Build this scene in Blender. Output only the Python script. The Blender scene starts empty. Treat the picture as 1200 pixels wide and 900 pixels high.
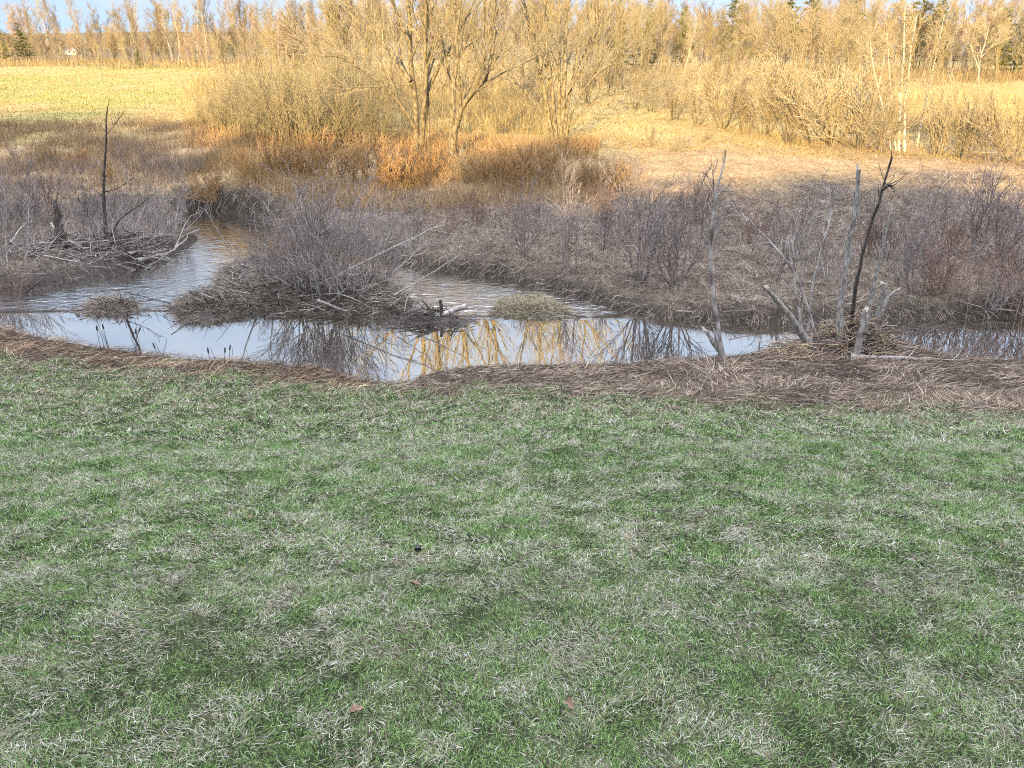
import bpy, math, random
import numpy as np
from mathutils import Vector

# ------------------------------------------------------------------ camera, sky, sun, exposure
SC = bpy.context.scene
C = SC.collection
PITCH = math.radians(21.4)
F = 942.0
CAMZ = 6.0
SUN_EL = 8.5
SUN_AZ = 16.0          # degrees the light travels towards +X away from straight ahead (+Y)
SUN_STRENGTH = 3.3
SUN_COL = (1.0, 0.74, 0.35)
SKY_STRENGTH = 0.15
EXPOSURE = 1.9
SKY_TINT = (0.86, 0.74, 0.70, 1)
CLOUD_LOW = (1.38, 1.56, 1.84, 1)      # radiances on the sky texture's own scale
OVERHEAD_FILL = (9.9, 10.6, 11.8, 1)  # unseen bright zenith, added to light the shaded lawn from above

cam_d = bpy.data.cameras.new('camera')
cam = bpy.data.objects.new('camera', cam_d)
C.objects.link(cam)
cam.location = (0, 0, CAMZ)
cam.rotation_euler = (math.pi / 2 - PITCH, 0, 0)
cam_d.sensor_width = 36.0
cam_d.lens = F / 1200.0 * 36.0
cam_d.clip_start = 0.1
cam_d.clip_end = 5000
SC.camera = cam

W = bpy.data.worlds.new("World")
SC.world = W
W.use_nodes = True
nt = W.node_tree
nt.nodes.clear()
out = nt.nodes.new('ShaderNodeOutputWorld')
bg = nt.nodes.new('ShaderNodeBackground')
sky = nt.nodes.new('ShaderNodeTexSky')
sky.sky_type = 'NISHITA'
sky.sun_disc = False
sky.sun_elevation = math.radians(SUN_EL)
sky.sun_rotation = math.radians(180 + SUN_AZ)
sky.altitude = 100
sky.air_density = 1.0
sky.dust_density = 0.6
sky.ozone_density = 1.6
bg.inputs['Strength'].default_value = SKY_STRENGTH
tc = nt.nodes.new('ShaderNodeTexCoord')
L = nt.links.new
def wn(kind, **kw):
    n = nt.nodes.new(kind)
    for k, v in kw.items(): setattr(n, k, v)
    return n
# clear pale blue air low over the far hills, thin cloud across it, bright unseen cap added overhead as fill
lift = wn('ShaderNodeVectorMath', operation='ADD'); lift.inputs[1].default_value = (0, 0, 0.32)
norm = wn('ShaderNodeVectorMath', operation='NORMALIZE')
L(tc.outputs['Generated'], lift.inputs[0]); L(lift.outputs[0], norm.inputs[0]); L(norm.outputs[0], sky.inputs['Vector'])
sep = wn('ShaderNodeSeparateXYZ'); L(tc.outputs['Generated'], sep.inputs[0])
dim = wn('ShaderNodeMix', data_type='RGBA', blend_type='MULTIPLY'); dim.inputs['Factor'].default_value = 1
dim.inputs['B'].default_value = SKY_TINT
L(sky.outputs['Color'], dim.inputs['A'])
mp = wn('ShaderNodeMapping'); mp.inputs['Scale'].default_value = (1, 1, 3.0); mp.inputs['Location'].default_value = (0.62, 0.1, 0.2)
nz = wn('ShaderNodeTexNoise'); nz.inputs['Scale'].default_value = 2.4; nz.inputs['Detail'].default_value = 7; nz.inputs['Roughness'].default_value = 0.6
cr = wn('ShaderNodeMapRange'); cr.inputs['From Min'].default_value = 0.36; cr.inputs['From Max'].default_value = 0.62
L(tc.outputs['Generated'], mp.inputs['Vector']); L(mp.outputs['Vector'], nz.inputs['Vector']); L(nz.outputs['Fac'], cr.inputs['Value'])
low = wn('ShaderNodeMix', data_type='RGBA'); low.inputs['B'].default_value = CLOUD_LOW
L(cr.outputs['Result'], low.inputs['Factor']); L(dim.outputs['Result'], low.inputs['A'])
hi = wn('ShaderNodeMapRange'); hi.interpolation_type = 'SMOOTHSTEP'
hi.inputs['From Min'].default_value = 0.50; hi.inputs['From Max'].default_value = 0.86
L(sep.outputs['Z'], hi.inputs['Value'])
top = wn('ShaderNodeMix', data_type='RGBA'); top.inputs['B'].default_value = OVERHEAD_FILL
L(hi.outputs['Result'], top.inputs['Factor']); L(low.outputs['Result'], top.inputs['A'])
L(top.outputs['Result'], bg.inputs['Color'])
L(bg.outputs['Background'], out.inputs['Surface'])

sd_ = bpy.data.lights.new('sun', 'SUN')
sun = bpy.data.objects.new('sun', sd_)
C.objects.link(sun)
sd_.energy = SUN_STRENGTH
sd_.angle = math.radians(0.5)
sd_.color = SUN_COL
e_, a_ = math.radians(SUN_EL), math.radians(SUN_AZ)
sun.rotation_euler = Vector((math.sin(a_) * math.cos(e_), math.cos(a_) * math.cos(e_), -math.sin(e_))).to_track_quat('-Z', 'Y').to_euler()
sun.location = (-20, -60, 40)

SC.view_settings.view_transform = 'Standard'
SC.view_settings.look = 'None'
SC.view_settings.gamma = 1
SC.view_settings.exposure = EXPOSURE
SC.cycles.max_bounces = 5
SC.cycles.diffuse_bounces = 1
SC.cycles.glossy_bounces = 3
SC.cycles.use_denoising = False
SC.cycles.use_light_tree = False
SC.cycles.filter_width = 1.1

# ------------------------------------------------------------------ helpers: noise, projection
def _hash(ix, iy, s):
    n = (ix.astype(np.int64) * 374761393 + iy.astype(np.int64) * 668265263 + s * 2147483647) & 0xffffffff
    n = ((n ^ (n >> 13)) * 1274126177) & 0xffffffff
    n = (n ^ (n >> 16)) & 0xffffffff
    return n.astype(np.float64) / 4294967295.0

def vnoise(x, y, s=0):
    x = np.asarray(x, float); y = np.asarray(y, float)
    ix = np.floor(x); iy = np.floor(y)
    fx = x - ix; fy = y - iy
    fx = fx * fx * (3 - 2 * fx); fy = fy * fy * (3 - 2 * fy)
    a = _hash(ix, iy, s); b = _hash(ix + 1, iy, s); c = _hash(ix, iy + 1, s); d = _hash(ix + 1, iy + 1, s)
    return (a * (1 - fx) + b * fx) * (1 - fy) + (c * (1 - fx) + d * fx) * fy

def fbm(x, y, s=0, o=3):
    t = 0.0; a = 1.0; n = 0.0
    for i in range(o):
        t = t + a * vnoise(x * 2 ** i, y * 2 ** i, s + i * 17); n += a; a *= 0.5
    return t / n

def smooth(x, a, b):
    t = np.clip((x - a) / (b - a), 0, 1)
    return t * t * (3 - 2 * t)

CP, SP = math.cos(PITCH), math.sin(PITCH)
def ray(px, py):
    u = (px - 600) / F; v = (450 - py) / F
    return u, CP + v * SP, -SP + v * CP
def at_z(px, py, z=0.0):
    u, fy, fz = ray(px, py)
    t = (z - CAMZ) / fz
    return (u * t, fy * t)
def at_y(px, py, y):
    u, fy, fz = ray(px, py)
    t = y / fy
    return Vector((u * t, y, CAMZ + fz * t))
def proj(x, y, z):
    x = np.asarray(x, float); y = np.asarray(y, float); z = np.asarray(z, float) - CAMZ
    dep = y * CP - z * SP
    up = y * SP + z * CP
    dep = np.where(dep < 0.05, 0.05, dep)
    return 600 + F * x / dep, 450 - F * up / dep

# ------------------------------------------------------------------ water outline and terrain
SHORE_PX = [(-700, 378), (-250, 382), (0, 384), (60, 398), (110, 409), (200, 422), (300, 432), (380, 440), (415, 452), (440, 463), (465, 464), (495, 451), (560, 439),
            (640, 436), (700, 435), (760, 430), (850, 424), (885, 417), (915, 407), (950, 400), (1000, 398), (1045, 402), (1075, 414), (1120, 426), (1200, 434), (1450, 440), (1900, 444),
            (1900, 366), (1450, 370), (1200, 374), (1080, 376), (1000, 380), (900, 382), (830, 381), (760, 376), (735, 366), (690, 352), (640, 340), (590, 326),
            (540, 319), (480, 312), (440, 300), (400, 286), (350, 268), (318, 258), (285, 250), (250, 245), (222, 246), (214, 254), (222, 266), (236, 278), (222, 290), (180, 307),
            (135, 320), (90, 331), (40, 343), (-60, 350), (-250, 355), (-700, 352)]
ISLAND_PX = [(206, 352), (246, 340), (252, 322), (262, 312), (300, 304), (360, 304), (430, 318), (470, 334), (488, 350), (478, 374), (420, 377), (360, 373), (310, 368), (262, 370), (236, 376), (205, 366)]
SHORE = np.array([at_z(*p) for p in SHORE_PX])
ISLAND = np.array([at_z(*p) for p in ISLAND_PX])

def signed(px, py, poly):
    """distance to a polygon, negative inside"""
    px = px.ravel(); py = py.ravel()
    best = np.full(px.shape, 1e9); inside = np.zeros(px.shape, bool)
    n = len(poly)
    for i in range(n):
        ax, ay = poly[i]; bx, by = poly[(i + 1) % n]
        dx, dy = bx - ax, by - ay
        t = np.clip(((px - ax) * dx + (py - ay) * dy) / (dx * dx + dy * dy + 1e-12), 0, 1)
        best = np.minimum(best, (px - ax - t * dx) ** 2 + (py - ay - t * dy) ** 2)
        c = (ay > py) != (by > py)
        with np.errstate(divide='ignore', invalid='ignore'):
            xi = ax + (py - ay) * dx / (dy if dy != 0 else 1e-12)
        inside ^= c & (px < xi)
    d = np.sqrt(best)
    return np.where(inside, -d, d)

def axis(lo, hi, c0, c1, fine, grow=1.09):
    v = list(np.arange(c0, c1, fine))
    s = fine; x = c1
    while x < hi:
        v.append(x); s *= grow; x += s
    v.append(hi)
    s = fine; x = c0
    lowv = []
    while x > lo:
        s *= grow; x -= s; lowv.append(max(x, lo))
    return np.array(sorted(set(lowv + v)))

XS = axis(-700, 700, -24, 24, 0.16)
YS = axis(-160, 900, 1.5, 44, 0.14)
GX, GY = np.meshgrid(XS, YS)

COLS = [-300, 0, 350, 650, 1000, 1200, 1600]
PROF = {
    0: [(20, .3), (25, .35), (30, .6), (38, 1.2), (44, 2.2), (50, 3.2), (70, 3.9), (100, 4.9), (130, 6.0), (200, 7.8), (400, 15), (900, 40)],
    350: [(22, .2), (33, .3), (36, .8), (40, 1.8), (46, 2.7), (55, 3.2), (75, 3.9), (100, 5.1), (150, 6.8), (200, 8.6), (400, 17), (900, 42)],
    650: [(20, .3), (26, .4), (32, .7), (40, 1.6), (46, 2.3), (55, 2.9), (75, 3.2), (100, 4.3), (150, 6.4), (200, 8.6), (400, 19), (900, 45)],
    1000: [(18, .4), (25, .55), (32, .75), (42, 1.35), (48, 2.0), (60, 2.75), (80, 3.2), (110, 4.0), (150, 6.0), (200, 8.6), (400, 20), (900, 48)],
    1200: [(18, .4), (25, .55), (32, .7), (44, 1.3), (52, 2.0), (70, 2.6), (110, 4.0), (150, 6.0), (200, 9), (400, 22), (900, 50)],
}
PROF[-300] = PROF[0]; PROF[1600] = PROF[1200]
def sinterp(y, pts):
    a = np.array(pts)
    w = np.clip(y * 0.05, 0.5, 12)
    return (np.interp(y - w, a[:, 0], a[:, 1]) + np.interp(y, a[:, 0], a[:, 1]) * 2 + np.interp(y + w, a[:, 0], a[:, 1])) / 4

def ridge(x):
    """crest of the hill behind the camera, whose shadow lies over the near valley"""
    return (13.5 + RIDGE_OFF + 2.4 * smooth(-x, 6, 40) - 2.9 * np.exp(-((x + 31) / 16.0) ** 4) + 0.7 * smooth(x, -17, -9) - 1.9 * smooth(x, -7, 4)
            + 1.5 * (fbm(x * 0.16 + 5.3, x * 0 + 0.5, 71, 3) - 0.5))
RIDGE_OFF = -0.9

def height(x, y):
    sw = signed(x, y, SHORE).reshape(x.shape)
    si = signed(x, y, ISLAND).reshape(x.shape)
    land = np.maximum(sw, -si)
    # near side
    hb = ridge(x)
    near = np.interp(y, [-160, -75, -42, -38, -4, 0, 4, 8, 11.6, 14, 16, 19, 25], [4, 9, 0, 0, 4.62, 3.62, 2.86, 1.86, .97, .52, .33, .24, .2])
    k = np.clip((-y - 4) / 34, 0, 1)
    near = np.where((y < -4) & (y > -42), 4.62 + (hb - 4.62) * k, near)
    near = np.where(y <= -42, hb + (near - hb) * np.clip((-y - 42) / 60, 0, 1), near)
    near = near + 0.10 * (fbm(x * .5, y * .5, 3, 3) - .5) + 0.05 * (fbm(x * 2.3, y * 2.3, 4, 2) - .5)
    # far side
    t = 600 + F * x / np.maximum(y, 16)
    t = np.clip(t, -300, 1600)
    far = np.zeros_like(x)
    zs = [sinterp(y, PROF[c]) for c in COLS]
    for i in range(len(COLS) - 1):
        a, b = COLS[i], COLS[i + 1]
        m = (t >= a) & (t <= b)
        w = smooth(t, a, b)
        far = np.where(m, zs[i] * (1 - w) + zs[i + 1] * w, far)
    lump = np.clip((y - 22) / 20, 0.25, 1)
    far = far + 0.42 * (fbm(x * .45, y * .45, 9, 3) - .5) * lump + 0.16 * (fbm(x * 1.6, y * 1.6, 11, 2) - .5) + 1.2 * (fbm(x * .05, y * .05, 13, 2) - .5) * smooth(y, 60, 140)
    # creek centre separates the two sides
    yc = np.interp(600 + F * x / 19.5, [-700, 0, 200, 400, 700, 1000, 1900], [20.5, 19.8, 19.6, 18.6, 18.0, 17.6, 17.4])
    base = np.where(y < yc, near, far)
    isl = 0.10 + 0.30 * smooth(-si, 0.1, 1.9) + 0.28 * (fbm(x * 1.5, y * 1.5, 21, 3) - .5)
    base = np.where(si < 0.4, isl, base)
    lo = np.where(si < 0.4, 0.5, np.where(y < yc, 0.55, 0.7))
    b = smooth(land + 0.12 * (fbm(x * 1.3, y * 1.3, 31, 2) - .5), 0.0, 1.0 * lo)
    h = -0.10 + (base + 0.10) * b
    h = np.where(land < 0, -0.10 - 0.55 * smooth(-land, 0, 1.2), h)
    return h, land, si, (y >= yc)

HH, LAND, SI, FARSIDE = height(GX, GY)
DHDX = np.gradient(HH, XS, axis=1)
DHDY = np.gradient(HH, YS, axis=0)

def sample(A, x, y):
    i = np.clip(np.searchsorted(XS, x) - 1, 0, len(XS) - 2)
    j = np.clip(np.searchsorted(YS, y) - 1, 0, len(YS) - 2)
    fx = np.clip((x - XS[i]) / (XS[i + 1] - XS[i]), 0, 1); fy = np.clip((y - YS[j]) / (YS[j + 1] - YS[j]), 0, 1)
    return (A[j, i] * (1 - fx) + A[j, i + 1] * fx) * (1 - fy) + (A[j + 1, i] * (1 - fx) + A[j + 1, i + 1] * fx) * fy
def hz(x, y):
    return float(sample(HH, np.array([float(x)]), np.array([float(y)]))[0])
def on_ground(px, py, ymin=2.0, ymax=400):
    """where the sight line through a picture point meets the terrain"""
    u, fy, fz = ray(px, py)
    ys = np.concatenate([np.arange(ymin, 60, 0.05), np.arange(60, ymax, 0.25)])
    t = ys / fy
    g = sample(HH, u * t, ys) - (CAMZ + fz * t)
    k = np.nonzero(g > 0)[0]
    k = k[0] if len(k) else len(ys) - 1
    return Vector((u * t[k], ys[k], float(sample(HH, np.array([u * t[k]]), ys[k:k + 1])[0])))

# ------------------------------------------------------------------ helpers: meshes and materials
def make_mesh(name, V, Q, col=None, smooth_=False):
    me = bpy.data.meshes.new(name)
    V = np.ascontiguousarray(V, np.float32); Q = np.ascontiguousarray(Q, np.int32)
    me.vertices.add(len(V)); me.vertices.foreach_set('co', V.ravel())
    me.loops.add(Q.size); me.loops.foreach_set('vertex_index', Q.ravel())
    me.polygons.add(len(Q)); me.polygons.foreach_set('loop_start', np.arange(0, Q.size, Q.shape[1], dtype=np.int32))
    if smooth_:
        me.polygons.foreach_set('use_smooth', np.ones(len(Q), bool))
    me.update(calc_edges=True)
    if col is not None:
        a = me.color_attributes.new('Col', 'FLOAT_COLOR', 'POINT')
        c = np.ones((len(V), 4), np.float32); c[:, :3] = col
        a.data.foreach_set('color', c.ravel())
    return me

def link(name, me, mat=None, parent=None):
    o = bpy.data.objects.new(name, me)
    C.objects.link(o)
    if mat is not None and len(me.materials) == 0:
        me.materials.append(mat)
    if parent is not None:
        o.parent = parent
    return o
def tag(o, label=None, cat=None, group=None, kind=None):
    for k, v in (('label', label), ('category', cat), ('group', group), ('kind', kind)):
        if v: o[k] = v
    return o
def empty(name, loc, rz=0.0, sc=1.0):
    o = bpy.data.objects.new(name, None)
    C.objects.link(o)
    o.location = loc; o.rotation_euler = (0, 0, rz)
    o.scale = (sc, sc, sc) if not hasattr(sc, '__len__') else sc
    o.empty_display_size = 0.2
    return o

def mat_attr(name, rough=0.75, nscale=25.0, namt=0.35, bump=0.0, spec=0.25, transl=0.0):
    """albedo from the object's colour attribute, varied by a noise"""
    m = bpy.data.materials.new(name); m.use_nodes = True
    t = m.node_tree; b = t.nodes['Principled BSDF']
    b.inputs['Roughness'].default_value = rough
    b.inputs['Specular IOR Level'].default_value = spec
    at = t.nodes.new('ShaderNodeAttribute'); at.attribute_name = 'Col'
    g = t.nodes.new('ShaderNodeNewGeometry')
    n = t.nodes.new('ShaderNodeTexNoise'); n.inputs['Scale'].default_value = nscale; n.inputs['Detail'].default_value = 4
    mr = t.nodes.new('ShaderNodeMapRange')
    mr.inputs['From Min'].default_value = 0.3; mr.inputs['From Max'].default_value = 0.7
    mr.inputs['To Min'].default_value = 1 - namt; mr.inputs['To Max'].default_value = 1 + namt
    mm = t.nodes.new('ShaderNodeMix'); mm.data_type = 'RGBA'; mm.blend_type = 'MULTIPLY'; mm.inputs['Factor'].default_value = 1
    t.links.new(g.outputs['Position'], n.inputs['Vector'])
    t.links.new(n.outputs['Fac'], mr.inputs['Value'])
    t.links.new(at.outputs['Color'], mm.inputs['A'])
    t.links.new(mr.outputs['Result'], mm.inputs['B'])
    t.links.new(mm.outputs['Result'], b.inputs['Base Color'])
    if bump:
        bp = t.nodes.new('ShaderNodeBump'); bp.inputs['Strength'].default_value = bump; bp.inputs['Distance'].default_value = 0.05
        t.links.new(n.outputs['Fac'], bp.inputs['Height'])
        t.links.new(bp.outputs['Normal'], b.inputs['Normal'])
    return m

def mat_bark(name, c0, c1, scale=(30, 30, 6), rough=0.85, bump=0.4, var=0.18, pos=(0.35, 0.65)):
    m = bpy.data.materials.new(name); m.use_nodes = True
    t = m.node_tree; b = t.nodes['Principled BSDF']
    b.inputs['Roughness'].default_value = rough
    b.inputs['Specular IOR Level'].default_value = 0.2
    tcn = t.nodes.new('ShaderNodeTexCoord')
    mpn = t.nodes.new('ShaderNodeMapping'); mpn.inputs['Scale'].default_value = scale
    n = t.nodes.new('ShaderNodeTexNoise'); n.inputs['Scale'].default_value = 1.0; n.inputs['Detail'].default_value = 5
    r = t.nodes.new('ShaderNodeValToRGB')
    r.color_ramp.elements[0].position = pos[0]; r.color_ramp.elements[1].position = pos[1]
    r.color_ramp.elements[0].color = (*c0, 1); r.color_ramp.elements[1].color = (*c1, 1)
    oi = t.nodes.new('ShaderNodeObjectInfo')
    mr = t.nodes.new('ShaderNodeMapRange'); mr.inputs['To Min'].default_value = 1 - var; mr.inputs['To Max'].default_value = 1 + var
    mm = t.nodes.new('ShaderNodeMix'); mm.data_type = 'RGBA'; mm.blend_type = 'MULTIPLY'; mm.inputs['Factor'].default_value = 1
    t.links.new(tcn.outputs['Object'], mpn.inputs['Vector']); t.links.new(mpn.outputs['Vector'], n.inputs['Vector'])
    t.links.new(n.outputs['Fac'], r.inputs['Fac'])
    t.links.new(oi.outputs['Random'], mr.inputs['Value'])
    t.links.new(r.outputs['Color'], mm.inputs['A']); t.links.new(mr.outputs['Result'], mm.inputs['B'])
    t.links.new(mm.outputs['Result'], b.inputs['Base Color'])
    if bump:
        bp = t.nodes.new('ShaderNodeBump'); bp.inputs['Strength'].default_value = bump; bp.inputs['Distance'].default_value = 0.02
        t.links.new(n.outputs['Fac'], bp.inputs['Height']); t.links.new(bp.outputs['Normal'], b.inputs['Normal'])
    return m

M = {
    'gold': mat_bark('gold_bark', (.085, .066, .04), (.29, .23, .135), scale=(9, 9, 4)),
    'goldtwig': mat_bark('gold_twig', (.25, .20, .115), (.38, .315, .19), bump=0),
    'tan': mat_bark('tan_twig', (.26, .20, .115), (.44, .355, .225), bump=0),
    'birch': mat_bark('birch_bark', (.14, .115, .085), (.46, .41, .32), scale=(3, 3, 9), pos=(.36, .5)),
    'grey': mat_bark('grey_bark', (.12, .10, .095), (.42, .38, .35), scale=(4, 4, 3)),
    'purple': mat_bark('purple_twig', (.10, .078, .076), (.29, .235, .215), bump=0),
    'red': mat_bark('red_twig', (.15, .085, .065), (.30, .19, .145), bump=0),
    'rust': mat_bark('rusty_twig', (.26, .145, .065), (.41, .255, .12), bump=0),
    'dead': mat_bark('bleached_wood', (.10, .088, .08), (.37, .335, .305), scale=(40, 40, 8)),
    'dark': mat_bark('dark_wet_wood', (.025, .02, .018), (.085, .07, .06)),
    'broken': mat_bark('fresh_broken_wood', (.36, .31, .25), (.62, .57, .50)),
    'needle': mat_bark('evergreen_needle', (.08, .09, .025), (.19, .18, .055), bump=0, scale=(2, 2, 2)),
    'attr': mat_attr('dry_grass_blade', rough=.8, spec=.08),
    'lawn': mat_attr('lawn_blade', rough=.55, namt=.15, spec=.14),
    'mud': mat_attr('mud_and_litter', rough=.8, nscale=12, namt=.5, bump=.6),
}

def tubes(polys, radii, k=3, cap=False):
    """one mesh of tapered tubes: polys is a list of (n,3) arrays, radii a list of (n,) arrays"""
    n = np.array([len(p) for p in polys])
    P = np.concatenate(polys); R = np.concatenate(radii)
    st = np.concatenate([[0], np.cumsum(n)[:-1]]); en = st + n - 1
    T = np.empty_like(P)
    T[1:-1] = P[2:] - P[:-2]
    T[st] = P[np.minimum(st + 1, len(P) - 1)] - P[st]; T[en] = P[en] - P[en - 1]
    T /= np.linalg.norm(T, axis=1, keepdims=True) + 1e-9
    ref = np.where(np.abs(T[:, 2:3]) > 0.8, np.array([[1.0, 0, 0]]), np.array([[0, 0, 1.0]]))
    # one reference axis per tube keeps its faces from twisting
    pid = np.repeat(np.arange(len(n)), n)
    ref = ref[st + n // 2][pid]
    A = np.cross(T, ref); A /= np.linalg.norm(A, axis=1, keepdims=True) + 1e-9
    B = np.cross(T, A)
    an = np.arange(k) * 2 * math.pi / k
    V = P[:, None, :] + R[:, None, None] * (A[:, None, :] * np.cos(an)[None, :, None] + B[:, None, :] * np.sin(an)[None, :, None])
    V = V.reshape(-1, 3)
    seg = np.ones(len(P), bool); seg[en] = False
    i = np.nonzero(seg)[0]
    j = np.arange(k)
    a = i[:, None] * k + j; b = i[:, None] * k + (j + 1) % k
    Q = np.stack([a, b, b + k, a + k], axis=2).reshape(-1, 4)
    return V, Q
def merge(parts):
    Vs, Qs, o = [], [], 0
    for V, Q in parts:
        Vs.append(V); Qs.append(Q + o); o += len(V)
    return np.concatenate(Vs), np.concatenate(Qs)

def strands(x, y, z, az, tilt, curl, ln, wd, col, nseg=2, roll=None, gx=None, gy=None):
    """bent grass blades; returns vertices, quads, colours"""
    N = len(x)
    px, py, pz = np.zeros(N), np.zeros(N), np.zeros(N)
    ca, sa = np.cos(az), np.sin(az)
    if roll is None: roll = np.zeros(N)
    V = np.empty((N, nseg + 1, 2, 3), np.float32)
    for i in range(nseg + 1):
        w = wd * (1 - 0.88 * (i / nseg) ** 1.6) * 0.5
        tt = tilt + curl * i / nseg
        sx = -sa * np.cos(roll) + ca * np.cos(tt) * np.sin(roll); sy = ca * np.cos(roll) + sa * np.cos(tt) * np.sin(roll); sz = -np.sin(tt) * np.sin(roll)
        zz = pz.copy()
        if gx is not None: zz = zz + gx * px + gy * py
        bx, by, bz = x + px, y + py, z + zz
        V[:, i, 0, 0] = bx - sx * w; V[:, i, 0, 1] = by - sy * w; V[:, i, 0, 2] = bz - sz * w
        V[:, i, 1, 0] = bx + sx * w; V[:, i, 1, 1] = by + sy * w; V[:, i, 1, 2] = bz + sz * w
        tm = tilt + curl * (i + 0.5) / nseg
        s = ln / nseg
        px = px + s * np.sin(tm) * ca; py = py + s * np.sin(tm) * sa; pz = pz + s * np.cos(tm)
    base = (np.arange(N) * (nseg + 1) * 2)[:, None, None]
    i = np.arange(nseg)[None, :, None] * 2
    q = np.array([0, 1, 3, 2])[None, None, :]
    Q = (base + i + q).reshape(-1, 4)
    cc = np.repeat(col, (nseg + 1) * 2, axis=0)
    return V.reshape(-1, 3), Q, cc

# ------------------------------------------------------------------ ground
def lawn_edge_row(px):
    """picture row of the boundary between mown grass and matted brown stems, used as a zone map on the slope"""
    return np.interp(px, [-300, 0, 100, 200, 300, 400, 440, 470, 500, 560, 700, 800, 900, 1000, 1200, 1500], [410, 418, 424, 432, 440, 450, 457, 459, 458, 456, 460, 466, 472, 477, 488, 500])

def zone_colours(x, y, h, land, si, farside):
    px, row = proj(x, y, h)
    n1 = fbm(x * .35, y * .35, 41, 4); n2 = fbm(x * 1.7, y * 1.7, 42, 3); n3 = fbm(x * .07, y * .07, 43, 3)
    c = np.zeros(x.shape + (3,))
    def A(v): return np.array(v)
    def mixc(m, v):
        nonlocal c
        m = m[..., None]
        c = c * (1 - m) + A(v) * m
    # lawn
    c[:] = A((.018, .021, .011))
    mixc(smooth(fbm(x * 3.5, y * 3.5, 44, 3), .42, .62) * .4, (.05, .042, .028))
    e = row - lawn_edge_row(px) + 34 * (n2 - .5)
    brown = (~farside) & (y > 5) & (e < 0)
    mixc(brown * 1.0, (.045, .033, .027)); mixc(brown * smooth(n2, .45, .65) * .6, (.09, .07, .055))
    # far side
    f = farside * 1.0
    mixc(f, (.085, .066, .052))
    mixc(f * smooth(n1, .45, .62) * .6, (.13, .105, .08))
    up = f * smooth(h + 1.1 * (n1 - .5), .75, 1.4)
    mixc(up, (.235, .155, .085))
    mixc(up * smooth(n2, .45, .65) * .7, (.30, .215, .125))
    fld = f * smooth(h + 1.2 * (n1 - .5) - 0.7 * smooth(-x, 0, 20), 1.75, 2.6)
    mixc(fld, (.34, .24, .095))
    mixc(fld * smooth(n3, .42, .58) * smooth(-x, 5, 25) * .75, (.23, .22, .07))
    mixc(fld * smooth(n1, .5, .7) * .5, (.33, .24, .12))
    mixc(f * smooth(y, 150, 190) * 1.0, (.15, .11, .065))
    # wet mud at the water
    mixc(np.where(farside, 1 - smooth(land + .3 * (n2 - .5), 0.25, 0.75), 1 - smooth(land, .02, .3)) * .95, (.030, .025, .021))
    mixc(farside * smooth(-px, -235, -190) * (1 - smooth(land + .8 * (n1 - .5), 1.2, 2.4)) * (y < 33) * .9, (.045, .037, .033))
    mixc((si < 0.1) * .8, (.05, .04, .033))
    return c
ZC = zone_colours(GX, GY, HH, LAND, SI, FARSIDE)
nx, ny = len(XS), len(YS)
idx = np.arange(nx * ny).reshape(ny, nx)
Q = np.stack([idx[:-1, :-1], idx[:-1, 1:], idx[1:, 1:], idx[1:, :-1]], axis=2).reshape(-1, 4)
V = np.stack([GX, GY, HH], axis=2).reshape(-1, 3)
gm = make_mesh('ground', V, Q, ZC.reshape(-1, 3), True)
M['ground'] = mat_attr('soil_and_thatch', rough=.95, nscale=9, namt=.4, bump=.7, spec=.1)
g = link('ground', gm, M['ground'])
tag(g, 'valley ground of lawn, muddy banks and dry sunlit fields', 'ground', kind='structure')

# ------------------------------------------------------------------ water
def water_mat():
    m = bpy.data.materials.new('creek_water'); m.use_nodes = True
    t = m.node_tree; t.nodes.clear()
    N = t.nodes.new
    o = N('ShaderNodeOutputMaterial'); mix = N('ShaderNodeMixShader')
    d = N('ShaderNodeBsdfDiffuse'); d.inputs['Color'].default_value = (.035, .028, .018, 1)
    gl = N('ShaderNodeBsdfGlossy'); gl.inputs['Roughness'].default_value = 0.015; gl.inputs['Color'].default_value = (.95, .95, .95, 1)
    fr = N('ShaderNodeFresnel'); fr.inputs['IOR'].default_value = 1.33
    mr = N('ShaderNodeMapRange'); mr.inputs['From Min'].default_value = 0.02; mr.inputs['From Max'].default_value = 0.45
    mr.inputs['To Min'].default_value = 0.74; mr.inputs['To Max'].default_value = 0.97
    ge = N('ShaderNodeNewGeometry')
    mp1 = N('ShaderNodeMapping'); mp1.inputs['Scale'].default_value = (1.5, 2.4, 1)
    mp1.inputs['Rotation'].default_value = (0, 0, .5)
    n1 = N('ShaderNodeTexNoise'); n1.inputs['Scale'].default_value = 1.5; n1.inputs['Detail'].default_value = 4; n1.inputs['Distortion'].default_value = .8
    n2 = N('ShaderNodeTexNoise'); n2.inputs['Scale'].default_value = 0.9; n2.inputs['Detail'].default_value = 2
    at = N('ShaderNodeAttribute'); at.attribute_name = 'Col'
    b1 = N('ShaderNodeBump'); b1.inputs['Distance'].default_value = 0.10
    b2 = N('ShaderNodeBump'); b2.inputs['Distance'].default_value = 0.02; b2.inputs['Strength'].default_value = .12
    K = t.links.new
    K(ge.outputs['Position'], mp1.inputs['Vector']); K(mp1.outputs['Vector'], n1.inputs['Vector']); K(ge.outputs['Position'], n2.inputs['Vector'])
    K(at.outputs['Fac'], b1.inputs['Strength']); K(n1.outputs['Fac'], b1.inputs['Height'])
    K(n2.outputs['Fac'], b2.inputs['Height']); K(b2.outputs['Normal'], b1.inputs['Normal'])
    for q in (d, gl, fr): K(b1.outputs['Normal'], q.inputs['Normal'])
    K(fr.outputs['Fac'], mr.inputs['Value']); K(mr.outputs['Result'], mix.inputs['Fac'])
    K(d.outputs['BSDF'], mix.inputs[1]); K(gl.outputs['BSDF'], mix.inputs[2]); K(mix.outputs['Shader'], o.inputs['Surface'])
    return m
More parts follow.
